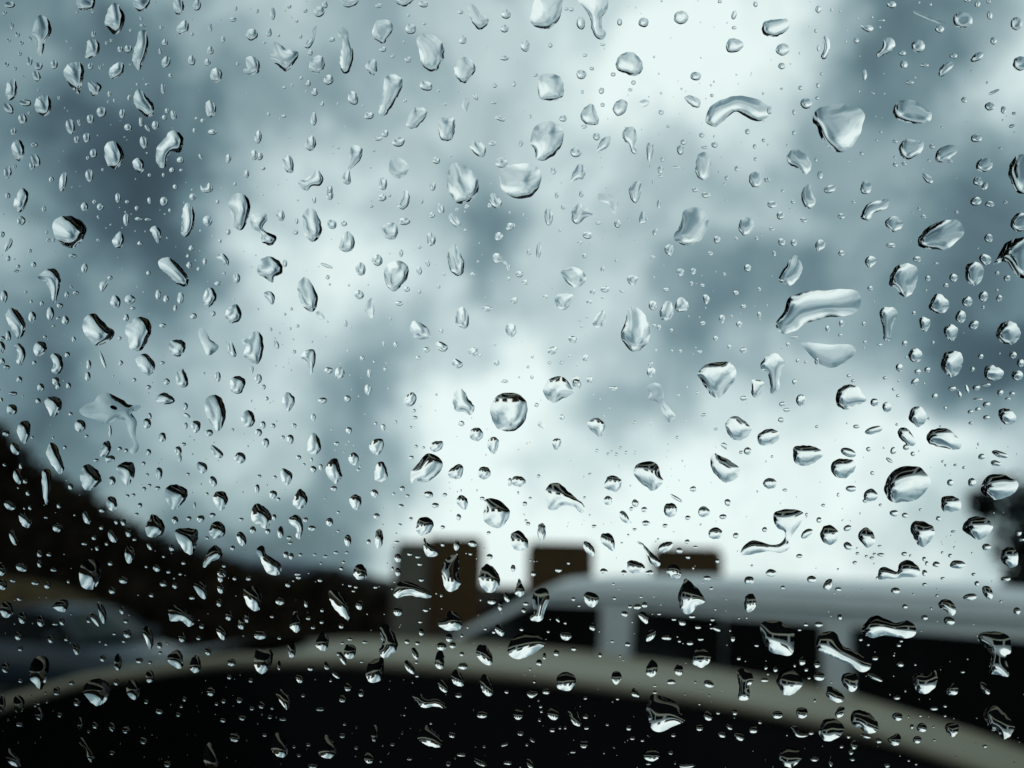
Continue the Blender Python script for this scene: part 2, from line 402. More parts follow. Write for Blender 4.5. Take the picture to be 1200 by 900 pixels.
# blue-grey car, seen over its own near front corner
hd = math.atan2(-.42, .91); fx_, fy_ = math.cos(hd), math.sin(hd)
ax, ay = .95, -.72                                    # near foot of its windscreen, in its own frame
px_, py_ = -5.22, 10.9; BS = .80
blue = make_car('parked_car', (px_ - BS * (fx_ * ax - fy_ * ay), py_ - BS * (fy_ * ax + fx_ * ay), 0), hd, 'blue',
    rail=[(1.0, 1.0, .74), (.72, 1.16, .68), (.42, 1.32, .62), (.2, 1.40, .60), (-.3, 1.45, .59), (-.9, 1.43, .59), (-1.3, 1.33, .61), (-1.75, 1.08, .68)],
    Wd=1.74, L=4.4, xs=[-2.2, -2.1, -1.6, .9, 1.2, 1.9, 2.2], zt=[.75, .96, .98, .98, .95, .84, .62], belt=.98, splits=[.3, .1, -.85, -1.2], screen='glass_green', rail_r=.04)
blue.scale = (BS, BS, BS)
tag(blue, 'blue-grey car with a pale green windscreen, parked before the dark hillside', 'car')

# white van
def make_van():
    d = Vector((-.80, .60, 0)).normalized()
    A = Vector((.32, 7.2, 0)); Wd = 1.75
    side = Vector((d.y, -d.x, 0))                     # away from the eye
    t = empty('white_van', A + side * Wd / 2 if side.y > 0 else A - side * Wd / 2, math.atan2(d.y, d.x))
    # local: x forward, y left (towards the eye); x = -t of the near side plane
    prof = [(1.62, .35), (1.66, .75), (1.55, .98), (1.22, 1.11), (1.08, 1.24), (.06, 1.69), (-.06, 1.74), (-.35, 1.765), (-1.5, 1.785), (-3.0, 1.78), (-3.75, 1.74), (-3.95, 1.62), (-4.12, .9), (-4.12, .4), (-3.9, .3), (1.4, .28)]
    def yoff(z): return Wd / 2 - (.0 if z < 1.0 else .10 * (z - 1.0) / .8)
    bm = bmesh.new()
    rings = []
    for fr, ins in ((1, .0), (.93, .025), (.8, .045), (.4, .06), (0, .065), (-.4, .06), (-.8, .045), (-.93, .025), (-1, 0)):
        rings.append([(x, fr * yoff(z) * (1.0 if x < 1.0 else 1 - .08 * (x - 1.0)), z + (ins if z > 1.5 else 0)) for x, z in prof])
    loft(bm, rings)
    o = from_bm('body', bm, 'white', t)
    bv = o.modifiers.new('edge', 'BEVEL'); bv.width = .03; bv.segments = 3; bv.limit_method = 'ANGLE'; bv.angle_limit = R(30)
    for p in o.data.polygons: p.use_smooth = False
    top, sill = 1.56, 1.08
    wins = [('door_window', [(.96, 1.23), (.16, top + .02), (-.48, top + .03), (-.48, 1.17), (.2, 1.19)]),
            ('side_window', [(-.78, sill), (-.78, top + .025), (-1.50, top + .01), (-1.50, sill)]),
            ('side_window', [(-1.525, sill), (-1.525, top), (-2.2, top - .005), (-2.2, sill)]),
            ('side_window', [(-2.40, .88), (-2.40, top - .01), (-3.62, top - .03), (-3.6, .88)])]
    for s in (1, -1):
        for nm, poly in wins:
            bm = bmesh.new()
            loft(bm, [[(x, s * (yoff(z) + e), z) for x, z in poly] for e in (-.02, .006)])
            from_bm(nm, bm, 'glass_van', t)
        bm = bmesh.new(); tube(bm, [(.02, s * (yoff(1.68) + .008), 1.655), (-1.0, s * (yoff(1.68) + .008), 1.665), (-3.8, s * (yoff(1.68) + .008), 1.655)], .014, 6)
        from_bm('drip_rail', bm, 'white', t)
        bm = bmesh.new(); loft(bm, [[(.95 + dx, s * (Wd / 2 + .03 + a), 1.16 + b) for a, b in ((0, 0), (.14, .01), (.15, .2), (.01, .2))] for dx in (.06, -.02)])
        from_bm('mirror', bm, 'trim', t, bevel=.01)
        for x in (-.42, -.92):
            box_obj('door_handle', (x - .07, x + .07, s * (Wd / 2 - .01), s * (Wd / 2 + .03), 1.02, 1.05), 'trim', t, bevel=.005)
        box_obj('headlight', (1.55, 1.685, s * .62 - .14, s * .62 + .14, .72, .88), 'lens', t, bevel=.02)
        box_obj('tail_light', (-4.15, -4.02, s * .78 - .07, s * .78 + .07, .8, 1.15), 'red', t, bevel=.02)
        for x in (1.0, -3.1): wheel(t, x, s * (Wd / 2 - .09), .33)
    panel('windscreen', [(1.06 + .012, .70, 1.26), (1.06 + .012, -.70, 1.26), (.10 + .012, -.66, 1.68), (.10 + .012, .66, 1.68)], 'glass_van', t, .02)
    panel('rear_window', [(-4.00, .62, 1.62), (-4.00, -.62, 1.62), (-4.085, -.64, 1.15), (-4.085, .64, 1.15)], 'glass_van', t, .02)
    box_obj('front_bumper', (1.58, 1.74, -.84, .84, .36, .6), 'trim', t, bevel=.03)
    box_obj('rear_bumper', (-4.22, -4.05, -.84, .84, .36, .58), 'trim', t, bevel=.03)
    tag(t, 'pale grey-white van with dark windows parked across the view behind the beige car', 'van')
make_van()

# ------------------------------------------------------------------ the vehicle we look out of
own = empty('vehicle_cabin', (0, -.7, 0))
tag(own, 'dark cabin of the vehicle whose rain-covered side window fills the view', 'vehicle')
def own_box(name, dims, m): 
    o = box_obj(name, dims, m); o.parent = own; o.location = (0, .7, 0); return o
own_box('roof_lining', (-1.3, 1.3, -1.7, .12, 2.52, 2.56), 'lining')
own_box('cabin_floor', (-1.3, 1.3, -1.7, .5, .72, .78), 'lining')
own_box('rear_panel', (-1.3, 1.3, -1.74, -1.7, .5, 2.6), 'lining')
own_box('side_panel', (-1.34, -1.3, -1.7, .45, .5, 2.6), 'lining')
own_box('side_panel', (1.3, 1.34, -1.7, .45, .5, 2.6), 'lining')
own_box('lower_body', (-1.3, 1.3, -1.7, .44, .36, .70), 'trim')
PW, PH = .56, .34                                     # half size of the pane
def win_box(name, x0, x1, y0, y1, z0, z1, m, bevel=0):
    o = box_obj(name, (x0, x1, y0, y1, z0, z1), m, bevel=bevel)
    o.parent = own; o.matrix_parent_inverse = own.matrix_world.inverted() if False else Matrix.Translation((0, .7, 0)); o.matrix_basis = M
    return o
g = GLASS_DIST
win_box('door_panel', -1.3, 1.3, -1.22, -PH - .04, -g - .05, -g + .05, 'lining')
win_box('header_panel', -1.3, 1.3, PH + .04, .72, -g - .05, -g + .03, 'lining')
win_box('door_post', -1.3, -PW - .04, -PH - .04, PH + .04, -g - .05, -g + .03, 'lining')
win_box('door_post', PW + .04, 1.3, -PH - .04, PH + .04, -g - .05, -g + .03, 'lining')
for dims in ((-PW - .04, PW + .04, PH, PH + .04), (-PW - .04, PW + .04, -PH - .04, -PH), (-PW - .04, -PW, -PH, PH), (PW, PW + .04, -PH, PH)):
    win_box('window_seal', *dims, -g - .006, -g + .012, 'rubber')
pane_mat = bpy.data.materials.new('clear_window_glass'); pane_mat.use_nodes = True
pt = pane_mat.node_tree; pt.nodes.clear()
po = N(pt, 'ShaderNodeOutputMaterial'); tb = N(pt, 'ShaderNodeBsdfTransparent'); tb.inputs[0].default_value = (.97, 1.0, .995, 1)
pt.links.new(tb.outputs[0], po.inputs['Surface'])
win_box('window_pane', -PW, PW, -PH, PH, -g, -g + .004, pane_mat)
DROPS = """
T 0 0
P 150 150 165 95 190 70 225 90 240 135 232 170 210 195 200 250 188 260 175 240 165 205 =pear-shaped raindrop with a pointed tail in the upper corner by the teal cloud/pear-shaped corner drop
P 360 -10 440 -10 436 40 410 45 370 42;P 520 20 545 14 570 45 585 80 575 125 545 162 515 145 490 105 500 60 =egg-shaped raindrop with a broad dark flank near the top edge/egg-shaped top drop
P 630 -10 698 -10 695 25 660 55 625 25;P 815 -5 850 -5 862 40 835 70 815 45;923 22 38 52;P 830 125 860 95 882 105 880 145 850 160 830 150
P 410 190 440 183 465 205 462 245 430 268 400 270 405 225;P 650 150 680 140 693 180 690 235 668 290 652 330 620 285 625 240 640 195 =long slim raindrop with a wavy side, like a drooping leaf/drooping leaf drop
P 305 315 340 290 385 300 392 350 380 405 368 440 330 405 298 350 =inverted teardrop raindrop with a thick dark flank and pointed base/inverted teardrop;P 515 320 555 290 578 300 575 340 535 368 512 355;P 410 385 450 385 475 405 455 445 430 445
P 35 385 65 370 78 400 72 450 45 470 25 445 28 410;P 165 470 190 448 225 450 240 490 225 535 200 542 165 515 =plump raindrop beside a flat bead near the upper side edge/plump edge drop
P 630 440 650 415 685 450 718 490 718 535 685 547 645 510 625 475 =slanted sausage-shaped raindrop with a dark lower flank in the upper corner/slanted sausage drop
118 480 60 30;38 505 38 60 -40;105 558 42 50;475 525 46 50;170 355 36 55 -25;137 285 30 40;180 308 38 36;253 303 34 44;423 308 26 30;423 558 34 44;328 590 42 72 -12;405 645 34 44;358 652 24 34;437 717 34 42
P 52 690 75 652 105 670 113 715 95 755 70 740 =upright oval raindrop close to the glass edge beside the dark cloud/upright edge oval;165 748 40 66 -25;150 775 28 44;35 805 40 54;295 848 36 92 10;418 820 36 62
P 488 700 510 662 550 670 578 715 570 765 535 792 500 765 =smooth oval raindrop with a crescent shadow on the darkest cloud/crescent-shadowed oval;P 620 760 640 740 670 755 672 795 655 810 630 790;672 665 36 58 -10;727 587 34 40;600 596 38 34
P 735 690 770 650 800 612 850 630 858 675 840 715 805 710 785 730 775 780 750 785 730 745 =hooked kidney-shaped raindrop on the dark teal cloud/hooked kidney drop
845 750 34 30;805 797 26 24;572 530 28 44;P 965 480 990 472 1012 500 1005 535 980 550 965 525;P 990 330 1015 317 1040 340 1030 380 1000 382 985 360;P 1150 275 1180 262 1215 290 1210 340 1165 348 1138 330 1155 310;1180 160 56 56
778 288 40 56 15;898 283 36 46;985 235 30 40;972 292 28 36;772 198 28 34;763 413 22 48;600 227 34 38;562 230 24 32;437 158 20 32;812 538 26 48 -15;770 550 24 24;782 518 20 24;755 127 20 20;660 570 20 46;690 600 18 40 -35;160 678 34 22;62 615 26 36;1070 743 26 42;1155 812 26 38;995 618 40 26
P 940 865 960 880 980 855 998 880 985 900 945 898;1190 725 34 50;80 160 22 26;40 188 20 18;100 200 20 20;55 120 16 36;92 250 18 22;30 300 22 22;70 320 18 20;512 438 18 30;605 455 16 30 20;45 20 50 30;20 58 20 22;1090 90 40 20;750 240 16 30;800 353 24 20;985 130 18 40;1045 185 20 30
520 188 14 18;498 200 14 18;612 142 16 16;140 180 14 24;240 840 24 26;480 795 12 16;700 820 16 16;765 820 14 18;848 797 16 14;68 780 18 22;410 740 16 18;950 565 24 20;920 555 16 14;910 612 16 24;467 315 14 24 -20;135 528 14 16;275 458 14 18;535 470 12 18;505 475 10 14;180 422 12 12;690 395 24 12;643 395 14 14;435 55 16 16;360 55 14 16;900 160 16 16;1105 38 14 20;1112 298 14 18;668 118 30 14;660 85 14 20;820 875 22 24;1100 862 16 18;370 575 16 34 -20;940 735 14 30 -30
T 1 0
P 395 -10 480 -10 470 20 435 35 400 20;P 650 -15 735 -15 728 10 695 30 665 18;P 548 130 570 95 620 95 642 130 600 200 560 185 545 160 =squat raindrop with a cut-off dark lower corner on pale upper sky/cut-cornered drop
P 752 185 790 155 840 170 875 205 880 270 850 325 810 332 775 295 765 240 =large ear-shaped raindrop with a thick dark rim near the top/ear-shaped drop
P 990 35 1015 18 1050 55 1090 90 1075 125 1045 138 1015 105 =boot-shaped slanted raindrop near the top edge/boot-shaped drop
P 85 195 140 225 200 250 145 332 95 300 60 265 80 245 =angular crumpled raindrop with two dark edges, like a folded leaf/folded angular drop
P 255 285 285 260 315 270 318 320 285 345 250 320;295 52 50 52;322 20 26 36;78 62 24 60;60 152 26 44;P 265 135 282 130 275 180 250 225 222 215 240 190 262 170
P 385 140 410 125 430 150 435 190 455 240 450 300 425 345 395 320 395 260 405 200 385 170 =long bowling-pin raindrop with a thin bent neck/bowling-pin drop;P 515 300 545 275 565 290 565 345 545 352 515 320;340 372 48 46;455 460 44 70 -15
P 605 360 650 348 688 380 670 440 610 535 575 530 590 450 598 400 =funnel-shaped raindrop tapering down with one long dark edge/tapering funnel drop
725 133 48 52;712 277 32 28;595 230 30 26;797 400 62 46 10;P 930 310 975 265 1025 300 1020 345 975 390 940 360 =diamond-shaped raindrop with a dark lower corner in the upper sky/diamond-shaped drop
1165 133 40 34;1172 65 44 44;1165 270 44 24;P 715 545 745 505 795 510 795 550 745 600 705 590 =lopsided raindrop with a short dark slash on the pale sky/lopsided slashed drop
530 540 46 34 -10;P 855 570 880 550 925 550 932 600 915 655 865 650 =tooth-shaped blocky raindrop with one dark side/blocky tooth drop;667 665 60 46;F 630 745 660 730 715 775 700 820 660 835 625 805
P 445 690 475 680 500 705 490 745 460 780 440 800 445 850 425 865 400 845 405 820 430 790 435 745 =question-mark-shaped double raindrop joined by a thin neck/question-mark drop;P 1000 675 1035 655 1075 690 1070 735 1030 725
P 895 830 920 765 960 770 1000 790 1040 845 1040 900 1010 940 950 955 905 900 =big broad pale raindrop, one of two large neighbours on the bright upper sky, slimmer/slimmer of two big pale drops
1150 762 56 50;P 125 745 150 725 172 750 175 800 155 812 130 785;255 672 50 76 10;P 200 850 240 835 285 795 315 835 300 870 265 870 240 893 210 880;10 640 34 60;270 555 28 66;275 432 30 36;595 862 40 60;828 872 28 44
F 965 490 980 460 1000 470 995 500 985 525 970 510;845 750 36 34;970 185 34 40;345 885 28 40;1145 555 50 22 20;15 730 34 40;572 648 40 22;605 625 30 36;210 365 18 16;245 390 24 28;310 487 16 24;1030 455 16 36 -35;1120 400 22 22;1108 670 36 24;1115 478 26 16;785 18 44 30;575 25 34 22;230 48 22 20;190 98 16 14;155 30 24 16;5 50 16 20;208 170 18 20;105 165 14 14;38 200 14 14;132 410 18 12;168 398 12 14;255 245 22 26;640 262 16 18;698 470 16 18;885 487 18 12;58 535 14 18;32 788 24 18;715 70 14 14;960 55 26 20;790 110 16 14;855 425 14 14;550 705 16 14;385 692 12 12;130 543 24 14;355 185 30 20
T 2 0
P 85 90 100 20 120 -20 225 -15 235 35 215 100 165 135 110 125 =large round raindrop with a dark lower rim, cut by the top edge/large top-edge drop
P 312 0 345 -25 440 -20 448 40 420 85 425 130 440 150 425 185 395 175 375 140 365 80 335 35 =curvy funnel-shaped raindrop running down from the top edge/curvy top funnel
323 105 40 64;617 103 48 46;793 82 70 62;505 103 24 34;1042 68 24 44 15;1042 128 24 16;P 1005 205 1030 178 1082 195 1080 225 1045 245 1010 240;62 215 42 56;180 210 20 24
P 487 300 505 260 560 242 608 285 610 330 575 355 500 330 =rounded hat-shaped raindrop on the brightest patch of upper sky/hat-shaped drop
325 347 48 44;862 357 50 42;P 120 410 135 350 210 350 240 390 238 450 195 470 135 462 =squarish raindrop above the big fan-marked drop/squarish drop;P 472 510 490 475 520 465 542 485 530 525 495 543;P 320 540 350 495 378 488 400 535 408 575 385 585 345 580
P 808 460 835 446 880 465 880 500 850 500;P 908 560 930 500 1000 460 1080 448 1150 465 1205 500 1210 540 1150 568 1100 550 1050 522 1010 550 960 592 925 585 =thick arched worm-shaped raindrop on the bright upper sky/worm-shaped drop
P 90 640 110 590 180 567 235 600 240 660 205 720 150 752 115 745 105 700 85 670 =large fan-marked raindrop with a black lower rim/fan-marked drop;P 517 625 540 595 575 600 585 650 575 680 592 715 565 718 550 680 525 655 =small tadpole-shaped raindrop with a thin stem/tadpole drop
P 632 680 650 668 665 690 650 755 635 745;P 400 705 415 660 440 640 462 640 455 680 430 700;397 640 34 36;300 712 54 46;P 275 850 290 800 320 765 345 795 335 835 310 840
P -55 790 0 770 100 770 135 810 130 870 90 920 20 930 -40 895 -60 840 =big broad pale raindrop, the wider of two large neighbours on the bright upper sky/wider of two big pale drops
P 548 890 580 850 605 855 605 900 590 945 565 945;P 860 790 870 730 900 712 930 735 932 790 915 840 885 840 865 820;1142 843 62 74 -15;790 700 34 46;805 665 30 26;697 795 30 34;698 825 24 14;195 800 28 34;42 672 18 34 15;950 677 30 28;905 690 36 14;890 633 26 22;1105 615 24 26;1138 685 18 22;1055 790 24 24;1008 832 22 22;860 888 30 24;770 783 34 14;707 745 22 22;700 525 26 22;570 385 22 22;555 420 20 16;420 425 26 30;475 347 24 20;375 320 22 16;342 258 22 16;425 490 20 20;330 430 14 20;240 555 36 30;338 592 30 18;85 545 16 18;10 392 22 24;110 350 28 16;F 595 480 620 465 645 475 635 495 610 500;278 42 22 20;255 40 20 14;938 447 18 16;1180 657 18 18;1142 745 16 18;733 592 18 12;663 853 16 16;650 780 14 14;1142 18 20 28;975 5 20 18;425 208 28 12;1195 840 24 24;970 805 10 10
T 3 0
P 0 95 90 90 95 135 40 170 -20 160 -25 115;237 42 28 36;225 143 16 18;580 20 44 34;P 435 115 470 112 495 130 480 150 450 140;P 262 170 285 180 292 225 270 275 248 265 265 225;237 225 14 30;70 232 66 56 -20;65 308 34 30
P 545 180 580 178 598 205 575 240 545 255 515 270 510 250 535 225;705 213 62 60;630 247 36 24;638 300 36 40;735 305 40 18;665 385 38 20;P 868 95 880 65 920 55 955 75 955 115 910 130 880 120
F 680 45 740 65 800 90 835 105 800 108 740 85 690 62;805 135 44 36;P 800 335 830 295 870 290 865 315 835 345 810 360;870 260 36 26;P 950 280 975 250 1010 245 1000 275 965 290;1058 190 30 36;1040 70 26 40;983 18 26 34;1035 5 20 20;935 0 30 20;1165 108 56 60;1185 295 70 70;180 485 56 50;235 398 18 24;153 410 22 20;123 525 16 26;122 622 16 22
P 222 520 270 495 340 486 410 495 455 535 445 580 435 620 400 680 350 713 290 695 245 640 230 590 210 570 =very large molar-shaped raindrop with a thin black lower rim/molar-shaped drop
P 588 510 620 472 690 470 740 505 768 530 755 570 690 578 620 565 590 535 =wide bean-shaped raindrop on the grey cloud, next to the molar-shaped drop/wide bean drop;P 615 690 640 655 685 655 730 665 720 710 660 747 625 730 =heart-like raindrop with a small black notch/heart-like drop
P 785 735 800 700 850 678 890 690 880 720 830 755 795 760;P 90 730 115 700 150 705 185 730 205 775 180 818 140 790 95 765;P 722 815 745 815 775 840 765 860 740 850;P 975 785 990 750 1030 740 1055 765 1040 795 1005 805;985 850 44 44;1018 872 24 46 30;978 648 54 38
P 1128 800 1150 745 1195 722 1240 740 1260 800 1230 900 1170 900 1140 850 =big raindrop with a black curved side, cut by the picture edge/black-sided edge drop
245 820 26 40;P 262 885 290 868 318 870 310 895 275 905;P 160 895 195 858 205 900 225 940 205 975 175 970 160 940;460 880 56 60;455 350 20 54;415 190 24 26;535 95 28 12;488 80 12 12;252 345 14 14;492 435 20 10 30;920 467 26 28;1040 497 46 40;1105 515 26 36;1060 430 60 14 -25;1145 590 30 16 -20;597 660 26 18;598 770 24 22;640 765 24 18;770 685 24 22;530 617 14 12;440 717 18 18;855 755 24 14;815 595 12 10;595 735 14 12;1090 695 18 14;298 45 14 14;225 748 14 20;70 893 16 16;5 840 16 20;8 515 24 40;1155 530 22 14;65 415 16 10;232 458 20 16
T 0 1
P 65 40 85 0 100 -20 130 0 128 40 110 80 90 95 65 70;98 135 40 44;P 245 150 270 120 330 112 385 140 405 175 385 225 340 262 290 245 255 205 =large round raindrop, half of it black, below the dark cloud/large half-black drop
395 68 34 42;470 70 34 32;552 25 26 46;442 45 20 20;590 130 26 60;650 125 36 18;692 128 30 12;P 702 175 725 158 752 180 752 215 740 242 725 220 712 195;P 525 225 560 185 580 215 570 255 545 262 530 245;768 42 34 46 15;700 40 20 30;903 22 34 30
P 855 90 870 52 900 65 912 120 900 180 870 210 850 195 850 140 =narrow upright banana-shaped raindrop with a dark outer edge/upright banana drop;972 135 44 50;P 1072 50 1100 8 1150 15 1172 60 1160 130 1130 180 1095 160 1080 100 =tall shoe-sole-shaped raindrop at the edge of the bright cloud/shoe-sole drop
P 1015 305 1040 285 1070 315 1070 345 1050 340 1035 325;1068 187 24 30;958 325 20 32;885 343 26 30;895 262 24 26 -30;880 300 18 18;930 360 18 18;1030 228 18 18;1108 403 34 48;1020 427 34 22;695 380 20 22;395 355 30 44;340 300 34 22;40 245 26 70 25;10 198 22 30;38 312 20 26;85 348 18 16;157 340 24 28;140 275 18 18;75 370 26 14
P 175 400 205 370 245 357 275 380 282 430 265 500 250 525 238 480 215 425 =curtain-like raindrop with a dark flowing tail/curtain-like drop
P 740 340 755 312 800 310 845 350 882 400 870 443 830 430 780 385 =slanted pale slab-like raindrop with a dark upper edge/slanted slab drop;P 465 440 475 420 505 418 495 450 475 468;515 402 24 20;540 512 48 60 -15;608 502 50 42;740 480 26 46;777 500 26 34;845 498 32 54;622 545 24 16;590 588 28 34
P 955 480 975 448 1000 455 1015 488 1005 515 975 542 952 520;P 1060 555 1105 525 1130 560 1125 600 1085 615 1058 595;905 580 34 28;998 570 24 26;762 625 34 20;235 568 36 64;150 585 36 54;305 602 34 42;272 593 20 16;18 490 36 56;280 533 30 24;312 482 22 28;355 472 30 18;335 447 10 34 -40;195 522 18 22
P 25 580 45 545 80 555 112 600 118 645 90 690 65 660 40 620 =dark-backed slanted raindrop hugging the glass edge halfway up/dark-backed edge drop;38 675 26 50;10 685 26 20;5 725 36 56;P 65 720 90 710 118 745 112 790 92 815 75 790 80 750;P 155 730 175 702 208 705 218 735 190 768 165 765;P 235 770 255 755 285 770 295 820 275 852 240 840 250 805
P 385 620 405 580 445 570 475 600 500 625 535 655 520 690 455 720 415 690 392 655 =arrowhead-shaped raindrop with a black pointed side/arrowhead drop;P 585 640 620 600 655 585 690 595 710 635 690 700 655 745 610 735 600 690 =bulging raindrop with a wavy black side, next to the arrowhead drop/bulging black-sided drop
P 790 710 820 692 862 700 868 735 845 770 805 760;P 635 790 660 760 695 765 728 815 700 860 665 840;F 930 640 960 645 985 690 1025 725 1000 755 970 765 950 720 935 690;P 1070 715 1085 700 1108 760 1090 775 1068 750;P 1130 690 1165 685 1195 650 1225 670 1235 730 1215 800 1180 800 1140 765 1150 725
P 825 850 850 825 870 850 882 890 870 915 830 905;P 1080 880 1110 862 1145 875 1148 905 1125 945 1085 935;480 785 16 94 -20;415 808 24 46;410 865 28 44;315 762 24 28 30;160 800 20 22;565 800 22 24;560 685 18 18;260 885 34 40;90 880 26 32;30 820 30 20;210 680 18 16;345 690 18 30;205 80 22 28;35 18 24 30;1020 865 28 48;628 880 20 18;760 800 24 16;780 888 30 30;10 795 24 32
640 75 18 22;595 45 20 16;655 240 24 20;460 225 18 14;218 188 14 20;225 225 20 16;250 225 14 16;120 470 14 14;145 515 14 18;250 628 16 12;795 85 14 18;1018 45 18 20;820 545 18 30;1180 830 16 40;1050 380 18 12
T 1 1
345 10 36 50;272 38 20 34;P -20 105 45 100 50 130 32 160 45 185 92 205 90 235 65 250 30 235 15 190 -20 165 =claw-shaped raindrop curling on the bright cloud/claw-shaped drop;115 110 40 52;355 150 42 48;412 147 30 26;P 222 100 255 72 285 100 308 165 295 215 260 232 228 200 220 150 =dark-edged upright bean raindrop on the bright cloud/upright bean drop
P 390 250 410 200 435 185 462 225 455 265 430 282 395 272;190 135 16 30;185 188 26 22;P 5 350 30 310 70 303 110 325 125 360 120 382 90 395 75 425 45 405 10 385 =star-like bulky raindrop with a notched corner on the bright cloud/notched bulky drop;135 335 22 36;P 35 475 65 465 88 490 78 528 55 510
P 195 440 215 402 245 408 275 455 290 500 280 545 255 562 220 535 200 490 =tall tilted oval raindrop with a black flank on the bright cloud/tilted black-flanked oval;490 362 50 60;568 318 52 52;P 590 165 630 142 660 155 665 190 645 222 600 210;695 138 56 34;P 660 55 680 20 700 -10 718 10 718 50 695 80 670 75;592 25 40 34;825 107 28 26;865 78 34 56 -15;P 902 115 920 100 958 140 950 165 925 155
P 802 200 820 190 842 215 835 245 812 252 803 230;P 1095 30 1110 2 1150 40 1145 70 1120 75 1100 55;1190 162 36 36;1138 207 40 40;P 600 380 620 335 680 322 715 360 705 410 660 460 630 460 605 420 =crinkled shield-shaped raindrop with one dark diagonal edge/crinkled shield drop
P 898 310 905 260 930 238 955 280 975 330 970 380 940 392 910 365 =ragged upright spindle raindrop on the pale grey sky/ragged spindle drop;P 1110 295 1135 287 1160 315 1190 340 1185 370 1160 335 1120 328;483 480 46 42;F 510 535 540 495 555 540 545 590 520 575;330 345 62 16 20;335 398 20 22;765 370 26 40;805 335 22 30;680 285 20 36;705 455 34 24;670 522 40 22
P 722 640 735 605 770 612 805 640 818 675 795 690 750 685 730 665;P 935 595 945 550 970 540 995 570 995 625 975 640 940 620;1085 545 44 26;1195 645 50 66;P 835 720 860 700 900 725 880 750 850 735;797 740 34 26;1020 748 46 40;P 920 800 935 782 970 805 955 825 930 820;1128 800 24 30
P 210 765 240 740 270 740 280 775 268 830 255 855 240 810 215 780;340 836 40 32;392 847 50 52;530 850 20 38;10 875 34 46;F 280 565 300 560 320 585 315 600 290 590;95 715 22 44 -30;655 715 24 24;498 778 22 22;760 778 26 18;420 615 16 34;195 628 16 16;68 643 16 20;178 748 20 18;165 548 14 16;135 573 14 14;345 432 12 12;775 42 18 24;540 65 20 16;625 14 18 18;988 68 22 22;1095 62 22 22;765 257 22 16;1015 385 24 16;1185 405 22 16;855 443 18 18;765 467 20 16;868 652 20 22;605 830 18 18;555 795 16 12;1165 888 34 16;980 178 16 14;1120 715 14 14;630 593 12 16;1050 768 18 16;598 712 12 24;195 38 10 10;1040 325 12 10;160 640 12 12
T 2 1
F 405 10 440 5 490 30 497 70 485 100 465 85 455 55 410 40;P 280 90 315 52 345 75 378 105 345 120 310 150 285 140 280 110;172 115 40 84;125 270 24 76 5;210 15 18 28;325 8 20 30;240 70 22 20;355 203 46 34;318 238 22 16;340 298 22 22;495 147 30 38;690 55 20 44;P 597 145 605 95 625 95 635 140;672 187 28 32;910 12 44 26;P 715 265 735 245 757 255 748 298 725 290
P 757 215 790 150 800 100 830 75 880 75 920 120 910 180 880 230 835 250 785 240 =large cape-shaped raindrop with a pointed corner, amid grey sky/cape-shaped drop;962 222 32 34;1098 160 72 88 15;P 230 378 260 355 300 352 340 380 347 410 325 440 290 447 255 420 =shell-like raindrop with a dark upper rim on the bright cloud/shell-like drop;P 200 500 225 478 285 480 285 505 250 552 215 540
437 455 44 28;378 468 28 28;362 515 28 22;425 362 22 28;P 540 400 565 390 592 405 570 438 545 425;P 378 615 400 575 432 553 438 590 425 630 395 635;P 510 670 530 610 548 545 585 540 625 580 648 650 640 700 600 742 560 745 530 715 =large hanging bag-shaped raindrop with a black lower rim mid glass/hanging bag drop
660 530 38 44;P 692 565 720 515 745 515 758 560 740 600 705 600;P 765 530 790 492 825 520 825 550 790 562 770 555;P 897 485 915 482 928 505 912 525 900 512;985 595 30 36;850 370 28 30;790 375 34 36;722 457 26 18;1105 355 34 34;1050 472 26 20;660 305 24 14;285 690 40 34;190 742 48 34 -25;345 778 26 34;652 842 40 46;650 805 24 16 -30;365 880 30 34;300 885 34 40
232 800 22 16;175 800 20 14;690 635 18 24;748 647 16 14;668 625 16 14;930 288 26 18;842 428 16 20;893 437 22 14;895 615 26 16;955 685 22 22;1065 620 28 28;1085 742 34 24;1160 575 18 28;1085 535 24 20;1160 455 16 16;1148 217 16 18;1052 217 16 14;1020 725 18 20;880 748 24 14;790 745 14 14;750 745 10 12;675 742 14 12;35 385 36 30;62 422 30 24;10 508 34 28 -40;80 282 22 28;5 158 20 24;158 490 26 18;328 630 14 14;318 602 14 10;95 772 14 16;75 820 14 14;270 768 14 14;515 465 26 12 20;425 495 14 14;405 145 26 14;225 180 14 14
P 870 855 900 815 960 797 1020 800 1050 830 1045 880 1000 940 960 968 920 935 885 880 =pale fist-shaped raindrop on the grey cloud mid glass/fist-shaped drop
T 3 1
P -35 805 0 768 40 757 78 795 65 840 55 885 50 930 15 945 10 890 -5 845 -25 835 =mushroom-shaped raindrop with a drooping stem beside the fist-shaped drop/mushroom drop
20 57 44 34;60 110 40 36;168 130 32 22;18 172 24 18;65 233 34 34;122 237 30 32;P 222 245 245 222 268 235 265 260 232 278;30 287 18 24;345 287 30 26;345 112 34 26;402 45 18 16;118 45 20 18;P 437 110 455 70 490 45 530 40 565 30 562 70 520 90 495 100 475 132 445 128 =bent comma-shaped raindrop on grey sky beneath the heart-like drop/bent comma drop
P 548 145 575 118 605 115 635 150 610 180 580 185;577 250 44 22;P 455 320 475 300 500 305 510 325 480 355 462 345;700 315 38 28;730 115 26 18;975 42 54 40 -15;1040 57 44 28;1115 48 24 14;1035 215 40 40;885 95 20 14;P 703 240 715 200 765 155 810 138 870 128 910 150 918 200 880 235 840 268 780 268 725 262 =broad slanted potato-shaped raindrop on the grey cloud/potato-shaped drop
